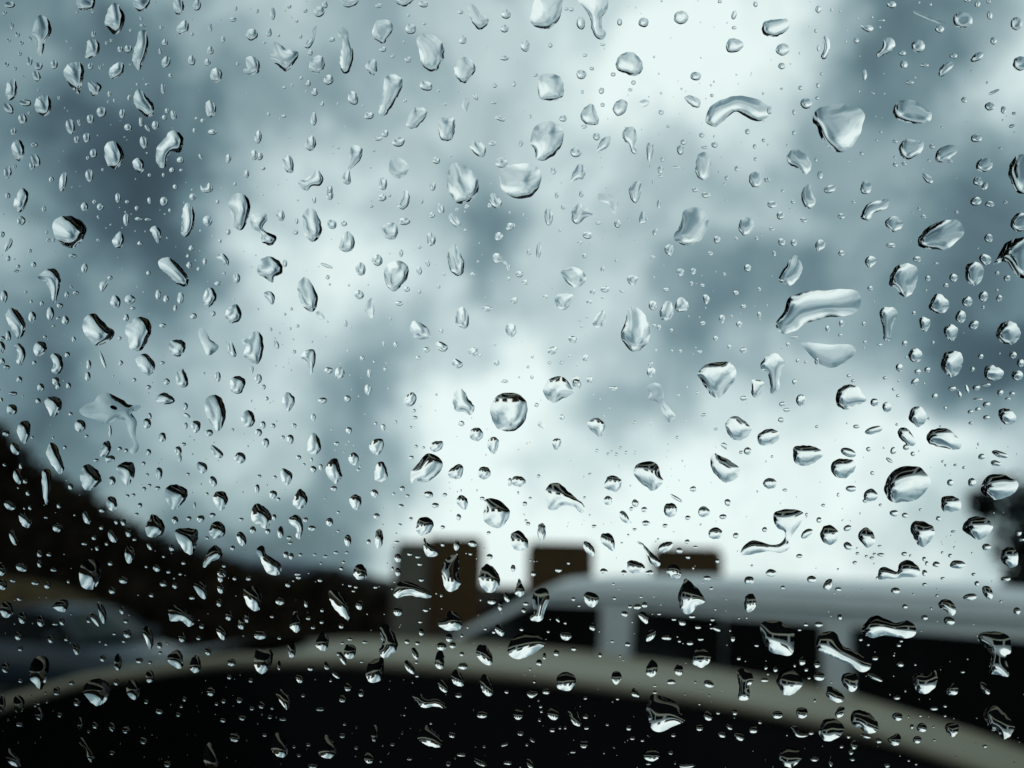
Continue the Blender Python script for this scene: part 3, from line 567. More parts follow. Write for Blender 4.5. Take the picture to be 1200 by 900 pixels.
P 50 410 75 360 110 310 130 295 160 340 155 385 120 430 95 437;P 1137 150 1160 105 1200 98 1235 110 1235 160 1190 185 1150 175;P 1060 340 1090 280 1120 235 1180 215 1250 220 1260 380 1190 405 1150 370 1110 325 =big jagged raindrop with a black patch, cut by the picture edge/jagged edge drop
P 568 415 595 355 640 335 690 345 705 380 690 450 655 492 620 480 600 450 575 440 =molar-root raindrop with a black slash on its side, on dark grey cloud/black-slashed root drop;P 925 375 935 340 975 328 1010 350 1008 400 975 438 935 420;P 990 310 1010 290 1045 305 1045 330 1015 342;870 402 40 38;750 405 26 26;835 437 26 20;1122 403 34 28;1075 380 22 18;480 450 28 20
P 35 620 75 560 95 500 130 480 205 462 300 458 390 455 430 480 435 530 400 570 330 585 270 590 180 615 130 650 70 663 =longest raindrop, a wide loaf-shaped streak on the dark grey cloud/loaf-shaped streak;F 155 715 180 705 260 712 320 715 390 715 412 745 380 785 310 822 260 815 215 780 =flat boat-shaped raindrop under the loaf-shaped streak/boat-shaped drop
P 525 560 545 540 595 545 608 575 590 610 578 660 575 695 545 695 540 640 528 595 =bolt-shaped raindrop with a round head and narrow stem/bolt-shaped drop;P 710 600 725 585 760 600 758 630 740 655 718 640;P 755 545 770 500 795 475 825 490 850 520 840 555 800 570;935 512 52 46;1010 490 48 46;1085 497 28 32;P 880 580 900 555 925 565 928 595 905 615 882 600;P 825 640 860 620 890 640 885 675 865 698 835 680;965 622 50 40 -25
P 1070 665 1090 620 1140 605 1180 640 1182 680 1150 712 1110 710 1080 690 =round raindrop with a black upper side near the dark cloud at the edge/round black-capped drop;P 660 760 675 735 705 735 725 760 715 790 685 798 663 780;P 812 820 825 760 865 745 905 755 915 790 900 840 865 868 835 850 =shield-shaped raindrop with a black vertical bar on one side/black-barred drop;P 1015 860 1020 820 1055 812 1100 835 1105 860 1075 882 1030 880;1170 858 56 48;1150 765 36 32;1185 800 36 40;998 770 26 24;617 822 38 34;748 832 28 26;703 842 32 24;642 710 26 26;525 717 26 14
455 703 18 14;340 670 22 14;345 615 24 30;280 640 22 28;125 680 40 12;95 715 18 18;140 790 18 18;450 617 18 18;685 567 18 20;380 862 20 16;400 885 20 14;550 872 22 16;690 890 40 30 -30;960 830 20 22;1010 540 14 16;775 705 14 14;125 890 22 26;178 797 14 14;230 795 22 34;1075 460 14 12;790 335 22 10;650 775 10 12
T 0 2
190 15 34 38;270 8 24 36;320 8 24 30;55 118 52 50;P 207 85 230 60 275 65 290 100 265 145 240 155 222 120;178 80 24 28;375 197 56 56;P 78 215 95 180 130 172 142 205 135 250 112 280 90 255 =dark-flanked raindrop where the hill meets the sky at the edge/hilltop drop;28 232 34 28;70 305 40 60 -25;P 215 320 235 275 265 290 285 345 300 395 280 422 250 390 225 350 =long slanted raindrop like a grain of rice above the dark slope/rice-grain drop
P 465 320 485 275 510 268 520 300 505 335 475 342;515 350 46 34;405 245 18 16;303 297 18 18;330 140 18 20;695 320 26 30;560 303 24 20;590 312 20 20
F 370 125 400 95 440 80 460 55 500 40 545 60 580 75 600 95 660 100 640 125 615 135 640 175 635 240 650 300 620 330 605 310 625 280 600 220 590 180 560 165 525 175 490 190 440 165 395 150 =flat ragged splash of water with a dripping leg and brown speck/ragged splash
515 220 16 60;688 185 40 48;700 150 22 30;760 248 36 44;P 730 65 765 40 800 55 820 78 790 95 745 88;P 958 95 975 60 1010 50 1045 80 1058 140 1045 195 1020 220 990 190 965 140 =tall oval raindrop with a thick black flank beside the ragged splash/tall oval by the splash
P 895 190 910 172 938 180 935 215 915 230 900 215;980 228 36 32;870 195 18 32;875 147 16 40 -60;868 105 24 34;1162 165 70 76;835 312 34 42;843 350 16 40;P 985 290 1005 290 1045 325 1035 348 1005 340 990 310;860 282 22 18;1125 345 52 54;P 920 390 930 365 965 375 970 405 945 420;998 455 34 52 -20;880 422 18 14;745 420 32 60;672 372 18 20;450 357 24 16
P 375 430 390 385 420 378 460 410 475 450 455 475 415 500 385 480 =plump two-tone raindrop on the edge of the dark slope/plump slope-edge drop;P 195 460 200 405 230 400 240 440 235 510 220 565 205 540 =thin upright spike-shaped raindrop over the dark slope/spike-shaped drop;P 60 430 70 400 95 400 102 450 90 470 70 455;P 545 400 570 370 620 368 632 420 600 475 575 455 =wedge-shaped raindrop with a black corner above the dark slope/black-cornered wedge drop
525 453 34 40;P 498 555 510 528 540 535 548 575 530 598 505 580;P 770 520 785 480 830 472 878 500 870 540 835 580 805 588 785 555 =guitar-pick-shaped raindrop with a dark patterned top above the slope/guitar-pick drop;P 998 540 1010 508 1050 505 1068 545 1040 595 1015 575;P 680 680 700 630 715 610 755 635 772 675 755 710 700 718 =hooded raindrop with a pointed black top on the slope line/hooded drop;P 818 700 835 678 915 680 928 715 905 790 875 795 840 750 =trapezoid raindrop with black top just above the slope foot/trapezoid drop
P 980 690 995 652 1030 645 1055 675 1050 710 1010 725 985 710 =round raindrop, black above and bright below, beside the trapezoid drop/round two-tone drop;1132 727 40 74 -20;1185 685 28 36;P 950 850 965 805 985 770 1015 757 1042 790 1030 820 990 835 960 860 =horn-shaped raindrop with a dark head over the low treeline/horn-shaped drop;1040 885 44 40;45 568 60 38 25;118 640 50 80 -35;62 720 34 74 -15;268 672 46 42;405 628 32 64 -20;478 590 28 26;545 645 20 26;578 648 26 30;525 712 36 66 -25;603 697 28 40;P 585 790 595 760 630 770 635 800 610 840 590 830
475 672 22 22;440 720 22 24;455 768 20 26;395 748 28 16;500 748 18 20;700 760 20 40 -30;805 768 26 30;630 728 20 16;735 862 34 36;790 880 22 18;517 840 26 22;185 795 26 34;185 840 24 36;100 860 54 40 20;10 875 40 50;230 798 26 20;250 870 30 18;P 370 880 390 835 430 822 465 845 470 900 450 950 415 965 380 945 =large black egg-shaped raindrop with a glowing base on the dark slope/black egg drop
330 480 24 30;275 570 20 26;130 510 20 28;118 455 24 22;97 385 18 30;20 378 16 16;140 580 18 22;215 625 20 12;655 568 22 24;820 637 30 36;885 630 24 22;940 632 36 34;995 615 30 22;912 568 10 34;675 492 20 20;738 488 26 18;700 475 18 16;625 520 18 16;597 525 18 16;1130 635 22 16;1090 768 22 22;970 722 20 14;860 838 22 18;640 610 18 14;970 515 14 16;845 890 18 14;685 855 16 14;150 250 16 14;695 15 26 20;5 75 16 24;60 45 40 20;1090 215 14 16;1050 852 20 16;690 425 16 14
T 1 2
35 15 20 26;P 122 75 145 38 180 65 175 100 150 130 130 110;312 77 40 30;428 68 30 32;525 25 34 50;P 690 90 710 50 740 40 752 75 725 105;740 125 18 18;745 157 26 16;P 922 75 935 35 965 22 1000 75 1025 110 1005 145 970 130 935 125 =angular fin-shaped raindrop beside the big round lens-like drop/angular fin drop
P 1098 130 1110 80 1150 45 1210 42 1255 65 1272 110 1262 170 1220 215 1170 222 1120 195 =big round lens-like raindrop with a black rim mid glass/round lens drop;963 185 30 26;1033 237 64 64;P 1085 270 1110 247 1138 265 1130 310 1115 328 1090 305;32 192 26 34;80 195 22 22;178 195 24 22;12 228 32 36;268 157 24 34;45 277 34 44;160 258 34 44;125 250 18 20;435 217 28 34;595 205 22 34;560 185 16 16;378 280 24 20
P 245 265 265 230 290 245 305 295 290 325 260 330 240 310;P 530 290 560 258 592 260 598 295 575 332 545 325;P 815 290 835 270 875 270 872 300 845 318 820 312;P 432 350 455 320 480 340 475 375 450 380;P 325 400 350 355 380 352 395 400 402 435 375 465 345 445 =upright raindrop with a thin black shoulder on pale grey sky/black-shouldered drop;P 555 420 570 370 600 370 618 435 590 458 560 452;P 115 420 125 395 165 415 168 445 145 475 122 455
P 728 465 725 420 760 370 800 328 840 332 875 370 865 410 830 440 800 462 750 455 =large leaf-shaped raindrop with a black patterned top mid glass/leaf-shaped drop;P 900 412 930 385 955 375 972 395 960 440 930 445 905 435;1070 415 60 60;728 347 24 22;268 400 30 32;303 390 18 30;200 345 22 24;P 172 550 195 500 215 495 240 530 235 565 205 587 180 572 =onion-shaped raindrop with a pointed top above the treeline/onion drop;P 438 540 460 518 490 530 492 565 470 592 445 570
80 517 36 40;105 540 18 18;5 490 22 44;P -22 600 -5 562 30 570 70 610 65 655 45 678 10 660 -20 640 =rounded raindrop with a thick black top above the low treeline/black-topped treeline drop;P 152 635 180 613 210 630 220 680 205 725 185 715 190 680 165 660;115 697 28 60;232 637 24 22;262 675 36 24;345 648 36 38;430 732 34 54;P 558 720 565 685 590 688 595 740 575 775 560 755;555 512 36 38;565 620 30 28;808 518 48 32;885 520 22 18;840 570 34 26;P 938 545 960 520 990 540 990 575 975 590 945 565
P 1070 580 1072 545 1110 535 1160 560 1190 600 1165 660 1120 675 1075 650 1065 615 =large raindrop with the inverted parking lot in its black top/inverted-view drop;950 625 24 30;P 750 670 765 630 805 625 832 650 820 690 780 712 755 695 =round black-capped raindrop just above the brown pillar/pillar-top drop;P 785 740 790 722 805 745 850 775 848 805 810 810 790 790;940 755 26 50;1015 748 40 30;P 870 880 885 830 920 802 950 815 950 900 960 940 915 975 885 955 875 910 =tall blocky raindrop in front of the widest brown pillar/blocky pillar drop
P 1045 900 1060 860 1090 845 1130 880 1145 925 1130 960 1095 980 1060 955 1045 920 =egg-shaped raindrop with a black back beside the brown pillar/black-backed egg drop;P 455 880 470 850 495 845 518 875 515 910 480 918 460 900;P 0 790 15 760 40 765 45 795 75 815 118 850 105 895 60 890 30 850 20 815 =knobbly slipper-shaped raindrop over the low treeline/slipper drop
665 815 34 40;665 882 26 40;140 800 24 30;165 808 24 30;208 800 18 16;155 720 22 18;160 745 22 14;85 625 20 30;55 690 24 26;1095 810 30 26;720 797 22 16;758 810 24 14;768 845 22 16;875 752 18 20;1005 797 18 12;528 740 20 24;660 742 26 14;375 790 22 14;325 808 20 14;425 790 18 12;410 835 14 14;400 865 18 18;275 800 16 12;365 490 30 24;685 490 24 26;710 525 20 16;680 572 26 20;675 660 20 12;725 632 18 18;750 293 18 16;875 672 22 18;1060 537 26 16;1090 698 20 16;15 432 20 16;480 402 16 14;385 602 14 14;225 378 16 12;260 355 14 18;88 437 18 16;50 68 16 20;1190 460 20 40;645 515 16 14;655 178 14 16;195 890 30 18;640 865 12 20;785 298 14 12;725 203 14 12;845 50 14 10;385 690 14 12
T 2 2
P 145 30 165 -10 200 -35 245 -30 270 0 290 40 240 68 195 88 165 70 =tent-shaped raindrop with a black upper edge mid glass/tent-shaped drop;305 0 40 50 -30;F 628 20 660 -5 700 5 712 40 710 75 740 115 768 150 740 178 715 160 700 120 680 85 635 70 650 45 =pale bone-shaped diagonal raindrop mid glass/bone-shaped drop;P 355 180 395 158 435 185 435 220 415 248 385 230 360 205;P 188 270 205 255 230 262 225 295 205 310 192 290
P 1000 195 1020 160 1050 150 1100 180 1122 215 1100 250 1050 265 1015 235 =pebble-shaped pale raindrop with a small black cap/pale pebble drop;P 932 345 950 325 985 340 1040 370 1068 400 1055 440 1000 462 960 430 935 395 =bowl-shaped raindrop with a black slanting lid/black-lidded bowl drop;P 1150 250 1175 220 1215 210 1250 225 1250 260 1210 285 1165 285;P 1125 20 1125 -15 1150 -20 1185 -5 1175 30 1145 65 1122 45;1088 67 36 24;900 145 28 16;957 212 20 14;P 978 285 995 275 1010 290 1005 308;1105 315 36 36;1075 320 20 16
P 570 405 590 375 640 362 680 375 695 420 708 460 665 500 625 480 585 445 =large helmet-shaped raindrop with a dark patterned top above the van/helmet-shaped drop;P 430 480 450 435 480 430 512 450 510 480 490 505 450 495;450 547 40 44;578 560 34 34;620 588 28 26;560 585 18 20;525 622 34 70 -35;P 712 590 720 565 750 558 772 575 770 610 740 625 718 612
P 155 500 180 470 215 462 250 490 290 525 340 572 335 605 310 595 290 575 240 570 205 590 170 585 158 545 =wing-shaped raindrop with a long black trailing edge above the pillars/wing-shaped drop;30 455 66 52;P 120 690 125 660 150 655 158 690 155 725 135 740 122 715;P -5 710 10 692 40 690 75 735 70 775 20 780 -5 750;385 667 24 16;360 770 40 80 -32;P 415 715 430 700 465 705 482 745 475 785 445 765 420 745;900 600 56 50;990 622 36 24;P 922 695 940 675 970 675 988 700 970 725 930 722
1012 555 30 34;850 492 32 26;825 628 26 22;628 652 38 26;718 665 26 18;575 682 20 14;1050 710 26 28 30;1185 682 24 24;P 580 735 610 745 640 775 695 830 685 855 650 840 625 790 590 750 =thin diagonal dark streak of water between two brown pillars/diagonal dark streak;P 540 850 545 830 575 828 620 850 615 880 570 888 545 875;720 765 76 44 -25;P 725 880 740 850 770 848 792 880 785 910 750 912
645 885 36 24;430 877 36 26;525 885 28 24;60 562 22 22;85 535 16 12;75 655 22 18;365 422 20 12;450 328 14 14;490 330 16 16;535 322 16 16;508 300 14 14;468 315 10 10;398 312 16 16;578 322 12 16;235 155 24 26;F 120 190 135 172 155 185 155 208 135 205;115 98 22 20;575 180 14 14;780 53 16 12;870 43 16 14;775 250 14 14;822 740 24 22;785 780 30 26;825 812 22 16;860 765 24 14;962 830 20 22;265 840 16 14;218 872 32 22;5 865 22 36;100 890 24 24;65 640 14 12;125 432 16 18;515 745 14 8;685 728 12 10;545 708 12 12;770 535 70 16 32;475 20 40 20;1125 852 12 12;340 533 12 14
T 3 2
P 28 640 35 600 100 585 160 600 160 640 130 690 105 730 100 770 60 792 0 785 -80 800 -125 800 -120 770 -100 745 -65 732 -20 745 20 755 60 745 80 715 75 690 45 675 =swan-necked raindrop, a round head curling into a wavy tail/swan-necked drop
155 77 48 54;68 95 32 22;88 122 34 18;62 168 30 24;P 318 70 328 30 365 5 415 8 445 45 462 75 420 100 370 120 330 105 =squat dome-shaped raindrop with a black side near the grey cloud/squat dome drop;500 85 40 36;558 107 42 48;783 57 28 26;865 22 38 22;900 48 16 34 -20;935 25 16 40 -20;978 17 36 26;1025 3 40 16;1025 97 36 28;985 118 26 20;950 130 26 20;1025 157 32 22;985 73 44 16;1090 40 30 30;1145 45 28 20;1125 70 24 16;952 183 22 14;832 112 16 16
P 660 160 675 115 710 105 738 130 742 170 710 202 680 185;P 1080 140 1095 115 1135 120 1165 155 1150 185 1105 185 =small black-nosed raindrop by the picture edge above the tree/black-nosed drop;415 200 32 18;497 217 84 36 -15;P 608 225 625 205 655 210 690 260 685 290 655 285 620 255;P 743 260 760 220 800 208 845 210 880 240 910 275 890 308 830 300 770 285 =whale-shaped raindrop with a black head in pale sky/whale-shaped drop
648 297 30 28;588 312 28 34;680 328 22 22;570 358 40 16 35;472 305 22 22;P 118 340 125 295 175 288 235 300 258 335 215 370 170 385 130 370 =pale cup-shaped raindrop with a black line along its top/pale cup drop;378 320 76 40 20;P 295 400 310 360 360 350 412 365 405 405 365 440 320 435
P 545 490 570 425 610 395 665 383 720 395 750 430 765 460 735 510 690 545 620 555 575 550 555 525 =largest raindrop in the pale lower sky, boulder-shaped with black side/boulder-shaped drop;P 1000 500 1010 455 1045 425 1100 425 1165 455 1172 490 1140 520 1080 542 1030 530 =half-black raindrop overlapping the dark tree at the edge/half-black tree drop
P 812 565 820 530 865 525 900 545 905 585 870 598 825 598;855 463 30 32;957 460 38 42;1003 340 34 28;P 1050 320 1070 310 1120 328 1125 345 1085 345;P 1045 365 1065 357 1095 372 1085 385 1055 382;390 490 50 30;482 520 66 60;457 548 26 18;330 520 14 18;490 418 20 18;592 605 42 30;643 615 30 24;800 630 24 22;715 590 14 14;870 692 24 12;240 638 26 26;260 568 20 14;528 567 16 14;80 497 24 14
P 668 680 685 645 730 645 775 670 780 705 745 755 715 762 690 730 =triangular raindrop with a grey and black top above the van roof/triangular drop;P 912 680 935 635 985 620 1030 635 1055 670 1030 710 985 730 940 705 =lemon-shaped raindrop with a black back beside the dark tree/lemon-shaped drop;P 245 710 260 670 295 662 328 690 325 730 295 755 260 740;182 700 64 34 -35;373 675 38 28 -20;375 760 44 34 35;P 422 710 445 678 470 675 500 710 500 745 470 768 440 745
148 807 30 20;408 838 22 16;420 795 18 14;462 808 16 12;500 797 18 12;530 800 36 16;488 815 22 14;640 797 28 20;668 805 14 12;733 820 18 22;745 840 16 22;790 845 34 28;855 805 20 18;818 790 14 12;P 853 850 870 828 910 830 928 848 905 865 865 862;1025 765 42 32;P 1095 830 1100 780 1140 765 1170 790 1172 840 1145 862 1120 850 =bright-sided raindrop in front of the dark tree/tree-front drop;1175 700 30 26;1190 730 30 16
P 515 895 525 865 560 860 605 880 615 845 650 825 690 840 715 880 700 905 660 905 620 910 560 915 520 915 =double-humped raindrop just above the van roof/double-humped drop;15 885 50 36;735 885 24 30;965 893 20 16;10 465 66 50;525 760 20 10;230 200 16 14;880 380 20 12;920 392 18 14;820 363 14 12;20 340 12 14;605 190 14 12;755 162 14 12;810 198 12 10;610 55 18 14;590 25 16 14
T 0 3
10 40 44 50 -30;60 20 30 20;165 30 34 26;222 42 32 34;90 103 26 26;578 18 40 36;527 67 34 34;765 35 34 28;820 45 26 30;P 905 40 925 28 960 38 970 85 960 110 935 95 915 65;1035 8 30 44;1035 60 34 44;1027 125 26 36;P 1140 70 1165 50 1200 55 1225 95 1220 150 1190 165 1155 130 =slanted raindrop with a bright lower side on the black treeline/slanted treeline drop
P 245 142 275 115 310 112 320 140 300 170 265 160;105 195 40 54;190 210 34 54;P 455 130 470 120 495 165 498 210 480 222 465 185;P 420 190 440 175 465 210 465 238 445 225;415 205 22 30;290 215 26 34;258 225 30 14;573 160 28 34;590 212 24 22;597 270 38 40;P 668 260 685 235 712 265 718 320 700 345 685 310 =dark elongated raindrop on the blue car bonnet/dark bonnet drop;85 280 34 40;238 295 30 36;310 293 22 24;357 342 32 54 -15;30 160 60 80
P 788 160 810 135 850 150 895 180 915 215 885 238 850 212 800 212 790 185 =moustache-shaped bright raindrop on the black treeline/moustache drop;853 287 34 44;1072 185 32 46;1132 220 34 60;1157 195 24 46;P 1012 250 1035 235 1065 265 1050 300 1030 290;P 782 385 800 360 835 347 855 375 855 430 825 430 790 405 =dark shell-shaped raindrop on the beige roof line/roof-line shell drop;P 888 420 900 385 925 372 940 405 940 440 912 455 893 440 =bell-shaped dark raindrop on the beige roof line/bell-shaped drop
975 352 32 36;1085 405 40 34;1075 472 22 24;P 135 470 150 400 185 375 225 390 225 450 205 515 185 532 155 500 =triangular white-based raindrop on the dark parked car/white-based drop;P 388 545 405 500 455 482 505 500 515 545 490 590 450 610 410 575 =large fan-like raindrop with an inverted beige stripe below the roof line/striped fan drop;P 62 610 65 570 90 560 115 590 105 630 85 645 68 630;P 590 530 600 495 625 485 650 510 652 560 630 580 603 565
702 470 40 60;552 402 36 80;652 395 36 26;747 325 26 32;545 498 26 28;265 540 34 40;360 590 30 40;183 645 38 60;375 690 26 60;P 360 765 385 760 410 790 438 840 435 870 415 865 400 825 375 790;P 25 845 40 810 70 835 100 880 80 895 45 880;P 950 840 960 795 985 785 1015 825 1022 880 1000 910 975 900 955 870 =dark oval raindrop with a pale hairline at the bottom edge/hairline drop
1100 755 50 44;785 880 34 30;590 720 36 34 -30;525 705 30 44;445 700 26 34;672 770 34 34;525 828 26 22;745 635 34 24 30;835 650 24 20;685 590 24 20;865 575 20 24;988 540 38 44;1122 580 28 30;1048 585 20 24;1135 665 32 24;1045 675 26 22;95 340 24 24;25 430 36 50;90 695 34 20;480 385 28 30;497 320 18 14;702 405 18 16;750 360 18 14;335 500 26 20;180 595 18 18;165 605 18 18;220 590 14 14;280 650 24 24;945 235 24 24;930 290 22 20;1100 10 20 20;900 102 30 18;710 90 26 20;1165 10 26 22;1175 490 20 20;1180 620 22 18;415 730 16 14;10 600 30 80;580 305 20 18;535 270 20 14;95 490 22 20;320 25 16 20;1015 600 18 16;850 610 16 16
T 1 3
P -10 390 0 350 30 340 70 345 78 390 60 435 25 460 -5 430 =black raindrop with bright base straddling the beige roof line/black roof-line drop;150 40 24 28;113 117 44 36;235 128 20 40;20 275 60 44;P 158 235 170 195 185 110 195 180 215 200 212 240 190 265 170 255 =bulb-shaped raindrop with a thin tall tip/thin-tipped bulb drop;P 338 90 350 65 385 75 420 110 438 150 435 205 405 190 365 150 =bright slanted shard-like raindrop on the black treeline/bright shard drop
485 138 34 44;P 645 80 665 35 700 25 760 45 810 75 825 95 800 105 760 98 700 92 660 105 =long sofa-shaped raindrop at the foot of the brown pillar/sofa-shaped drop;665 165 42 44;795 160 26 18;P 852 222 885 195 905 165 940 175 965 205 960 245 915 258 870 245 =boat-hull raindrop with a white base by the van's front pillar/boat-hull drop;1105 118 40 30;1145 140 22 44;1175 100 24 50 -20;1143 255 40 58 -25;P 278 315 295 280 310 262 340 295 335 335 315 352 285 335 =strawberry-shaped raindrop on the beige car roof/strawberry drop
P 412 350 425 322 465 330 465 370 440 390 415 375;167 345 34 90;405 385 26 66 -25;P 585 290 582 240 605 222 640 260 662 305 660 345 630 370 598 385 575 355 590 325 =black flame-shaped raindrop on the beige car roof/black flame drop;P 515 460 525 415 560 390 595 385 598 440 585 485 550 502 525 490 =round raindrop hanging under the black flame drop/round hanging drop
745 362 28 60 -25;P 695 405 710 395 740 430 742 460 715 450 698 425;870 330 46 40;P 838 410 848 360 870 350 882 380 878 430 855 435;905 290 34 38;922 325 32 30;708 307 24 22;757 315 22 20;970 422 42 34;P 1030 355 1045 325 1075 325 1105 370 1108 410 1080 418 1045 390 =tilted almond raindrop on the beige roof below the van window/almond roof drop;P 915 475 930 440 955 450 975 490 970 515 935 512;P 1050 490 1070 460 1100 490 1112 540 1095 565 1065 545
875 515 36 68 -30;P 730 560 760 545 800 575 850 570 890 605 885 622 840 612 780 618 755 590 =gull-wing-shaped raindrop on the black car window/gull-wing drop;950 560 32 22;1060 650 50 36;P 755 750 790 700 830 720 865 755 870 800 820 800 775 780 =dim raindrop with two pale curved lines on the black window/two-line drop;555 735 34 80;530 850 48 56;P 290 820 305 770 325 745 365 775 375 830 345 855 305 848 =dark round raindrop with a pale base near the bottom edge/pale-based bottom drop;P 70 805 80 755 100 735 140 780 148 830 120 852 85 835
P 92 540 110 530 155 560 158 605 145 630 120 600 100 570 =slim raindrop with a blue-lit tip on the black window/blue-tipped drop;205 480 42 36 35;255 432 28 26;330 420 24 40 -15;108 420 18 44;25 605 30 30;430 522 32 38;405 575 32 34;493 548 28 34;375 465 44 20 40;405 748 26 24;245 790 22 16;265 890 44 24;470 805 18 16;640 790 22 14;720 858 26 12;918 745 32 28 30;962 838 44 18;1165 790 36 16 -20;1180 875 40 20;1050 875 70 24 25;902 880 24 24;1175 543 20 18;350 490 14 14;220 560 18 16;300 625 40 18;65 660 20 20;125 672 36 14;75 620 14 14;200 840 20 16;178 800 16 14;40 745 22 16;755 467 20 16;775 262 24 36;770 215 20 14;965 365 20 22;965 280 14 16;1115 262 18 18;1075 248 18 12;400 235 24 24;267 240 20 18;245 197 22 18;308 215 20 18;310 160 18 18;75 190 20 14;110 290 18 16;300 20 22 18;440 45 18 14;468 52 18 14;457 70 16 12;560 52 20 14;495 5 36 28;200 5 26 20;775 18 24 16;495 402 16 12;440 295 22 16;510 310 24 14;405 315 18 12;752 405 14 14;415 695 16 12;820 690 14 12;695 652 12 10;585 870 12 10;385 365 14 20
T 2 3
P 15 75 25 30 35 12 50 45 60 70 45 97 20 90;P 95 105 110 70 150 55 175 85 172 120 155 160 145 200 115 215 85 200 100 160 =bone-like upright raindrop in front of the van's front window/van-window bone drop;P 338 85 370 75 405 95 403 125 375 148 345 125;65 130 26 18;55 160 20 24;P 228 268 260 262 280 282 260 302 235 295;377 240 28 36 -20;288 108 18 18;315 140 14 12;480 105 16 14;605 98 14 12;588 145 34 26;622 135 26 28;553 143 18 16;528 178 32 26 30;P 592 180 615 168 640 195 632 225 605 205;P 628 290 640 258 672 255 665 290 635 308
725 288 46 24;835 315 32 20;785 305 16 14;885 297 28 14;940 205 20 16;798 217 36 28 25;760 203 22 14;845 190 30 16;690 178 18 12;872 240 30 18;960 248 36 24 20;1035 290 24 32;1147 325 20 14;935 245 14 10;P 778 95 790 60 815 12 850 40 885 75 905 120 870 140 835 178 800 170 785 135 =kite-shaped raindrop with a black sail on the van's side/kite-shaped drop;P 1090 125 1100 90 1130 85 1145 115 1140 150 1110 172 1092 155;915 10 36 24;1112 20 46 40;935 58 18 14;770 0 40 16
P -20 345 -10 310 30 275 90 265 140 290 155 318 130 345 70 380 20 390 -15 370 =wide bun-shaped raindrop with a black crust above the beige roof/bun-shaped drop;208 360 26 30;290 340 24 22;127 405 28 30;152 375 16 32;413 370 18 22;470 307 16 12;542 320 26 20;P 845 385 860 350 895 342 928 365 928 400 890 430 850 412 =round raindrop with a dark dome and white bowl on the van's window/domed van drop
P 628 440 640 410 658 393 682 415 680 450 655 475 632 460;P 760 440 775 415 800 425 800 455 785 468 765 458;P 466 475 475 450 500 448 515 475 490 510 470 492;P 208 495 220 462 255 450 295 470 295 510 260 540 215 525 =round raindrop, black over white, at the lower edge of the beige roof/round roof-edge drop;747 497 40 24;922 507 50 34 25;P 560 550 570 525 595 550 595 568 570 565;495 575 16 14;P 70 545 100 538 122 550 95 572 78 565;160 540 36 28
P 1055 450 1085 435 1125 460 1130 495 1115 520 1112 575 1085 585 1060 570 1065 520 =upright goblet-shaped raindrop below the van's side windows/goblet drop;1185 487 36 20;1190 430 16 20;1063 385 20 20;P 630 630 640 590 660 555 720 570 765 590 790 635 810 680 770 700 700 730 660 725 645 680 =large black bonnet-shaped raindrop with pale pleats near the bottom/black bonnet-shaped drop
30 650 46 50;193 645 50 62 -15;P 262 625 280 600 300 625 325 690 310 705 285 690 270 655 =slim slanted sliver raindrop on the black window/slanted sliver drop;345 660 26 20;190 722 26 22;40 738 32 20;225 712 14 14;250 712 14 14;350 712 24 16;338 790 38 36;655 840 76 60;640 880 24 12;285 825 28 12;565 760 24 16;612 770 18 14;548 712 24 26;447 697 16 12;757 745 22 18;745 828 22 18;880 710 34 30;918 655 38 48 -30;985 742 36 30 30;1065 752 54 36 30;1020 708 34 20 35;1132 720 40 34;1045 638 24 30;967 640 20 18;1163 685 18 16;95 770 30 14 35;70 790 16 14;85 880 30 50 -25;820 890 80 20;345 572 18 14;135 612 16 14;138 635 14 14;130 675 14 18;670 545 22 14;670 515 16 10;85 438 12 10;105 495 12 16;45 250 18 16;170 260 14 14;215 205 16 26 -25;250 220 14 14
T 3 3
205 15 42 36;P 260 45 275 20 300 15 300 50 285 68 262 60;70 55 22 18;330 62 30 20;598 70 42 32;643 143 26 22;735 195 32 24;337 192 22 28;238 227 40 24;178 228 22 16;148 253 18 12;735 40 22 16;820 12 20 14;P 800 130 815 112 850 112 878 140 880 175 860 185 835 165 805 148;850 210 54 40;948 98 64 34 -8;1030 75 44 70 -30;980 35 22 24;1115 15 44 26;1168 165 34 34;793 92 14 14
P -35 230 0 210 60 215 115 255 125 285 120 350 95 375 40 365 0 345 -25 300 =boxy raindrop holding an inverted view of the van window/boxy van drop;P 228 310 240 275 290 258 325 275 345 320 400 350 470 395 485 430 440 450 380 415 310 385 250 358 230 340 =long diagonal caterpillar-shaped raindrop on the van's window pillar/caterpillar drop;P 440 260 460 215 510 185 560 205 600 220 650 208 690 235 695 270 660 292 600 285 550 278 500 290 470 285 =long double-arched cloud-shaped raindrop on the van's roof strip/double-arched drop
435 298 18 16;470 322 14 12;503 385 30 20;620 413 34 26;613 325 24 16;625 305 18 12;P 40 490 60 450 95 435 135 455 160 490 158 520 110 558 75 555 48 515 =turnip-shaped raindrop with a white pointed base on the van's window/turnip drop;35 437 22 26;160 400 34 40;230 415 30 32;240 472 56 40;180 437 18 24;193 478 16 12;125 418 14 18;P 345 490 355 460 400 455 420 475 420 520 395 545 360 520
P 275 560 280 520 310 525 355 560 355 585 330 595 295 580;503 475 76 24 28;P 678 490 695 455 750 460 785 445 795 480 785 520 745 552 705 545 690 520 =pouch-shaped raindrop with a bright corner on the rear van window/pouch drop;P 840 545 850 515 875 502 892 525 885 555 850 558;1015 525 34 70 -40;605 570 32 20;778 622 40 18;830 610 18 14;715 655 16 12;830 655 16 12;912 450 22 12;P 985 290 1005 265 1060 260 1120 275 1140 310 1138 360 1115 375 1125 420 1130 470 1090 465 1040 455 1040 410 1050 370 1020 340 995 315 =large hourglass-shaped raindrop near the picture edge on the rear van window/hourglass drop
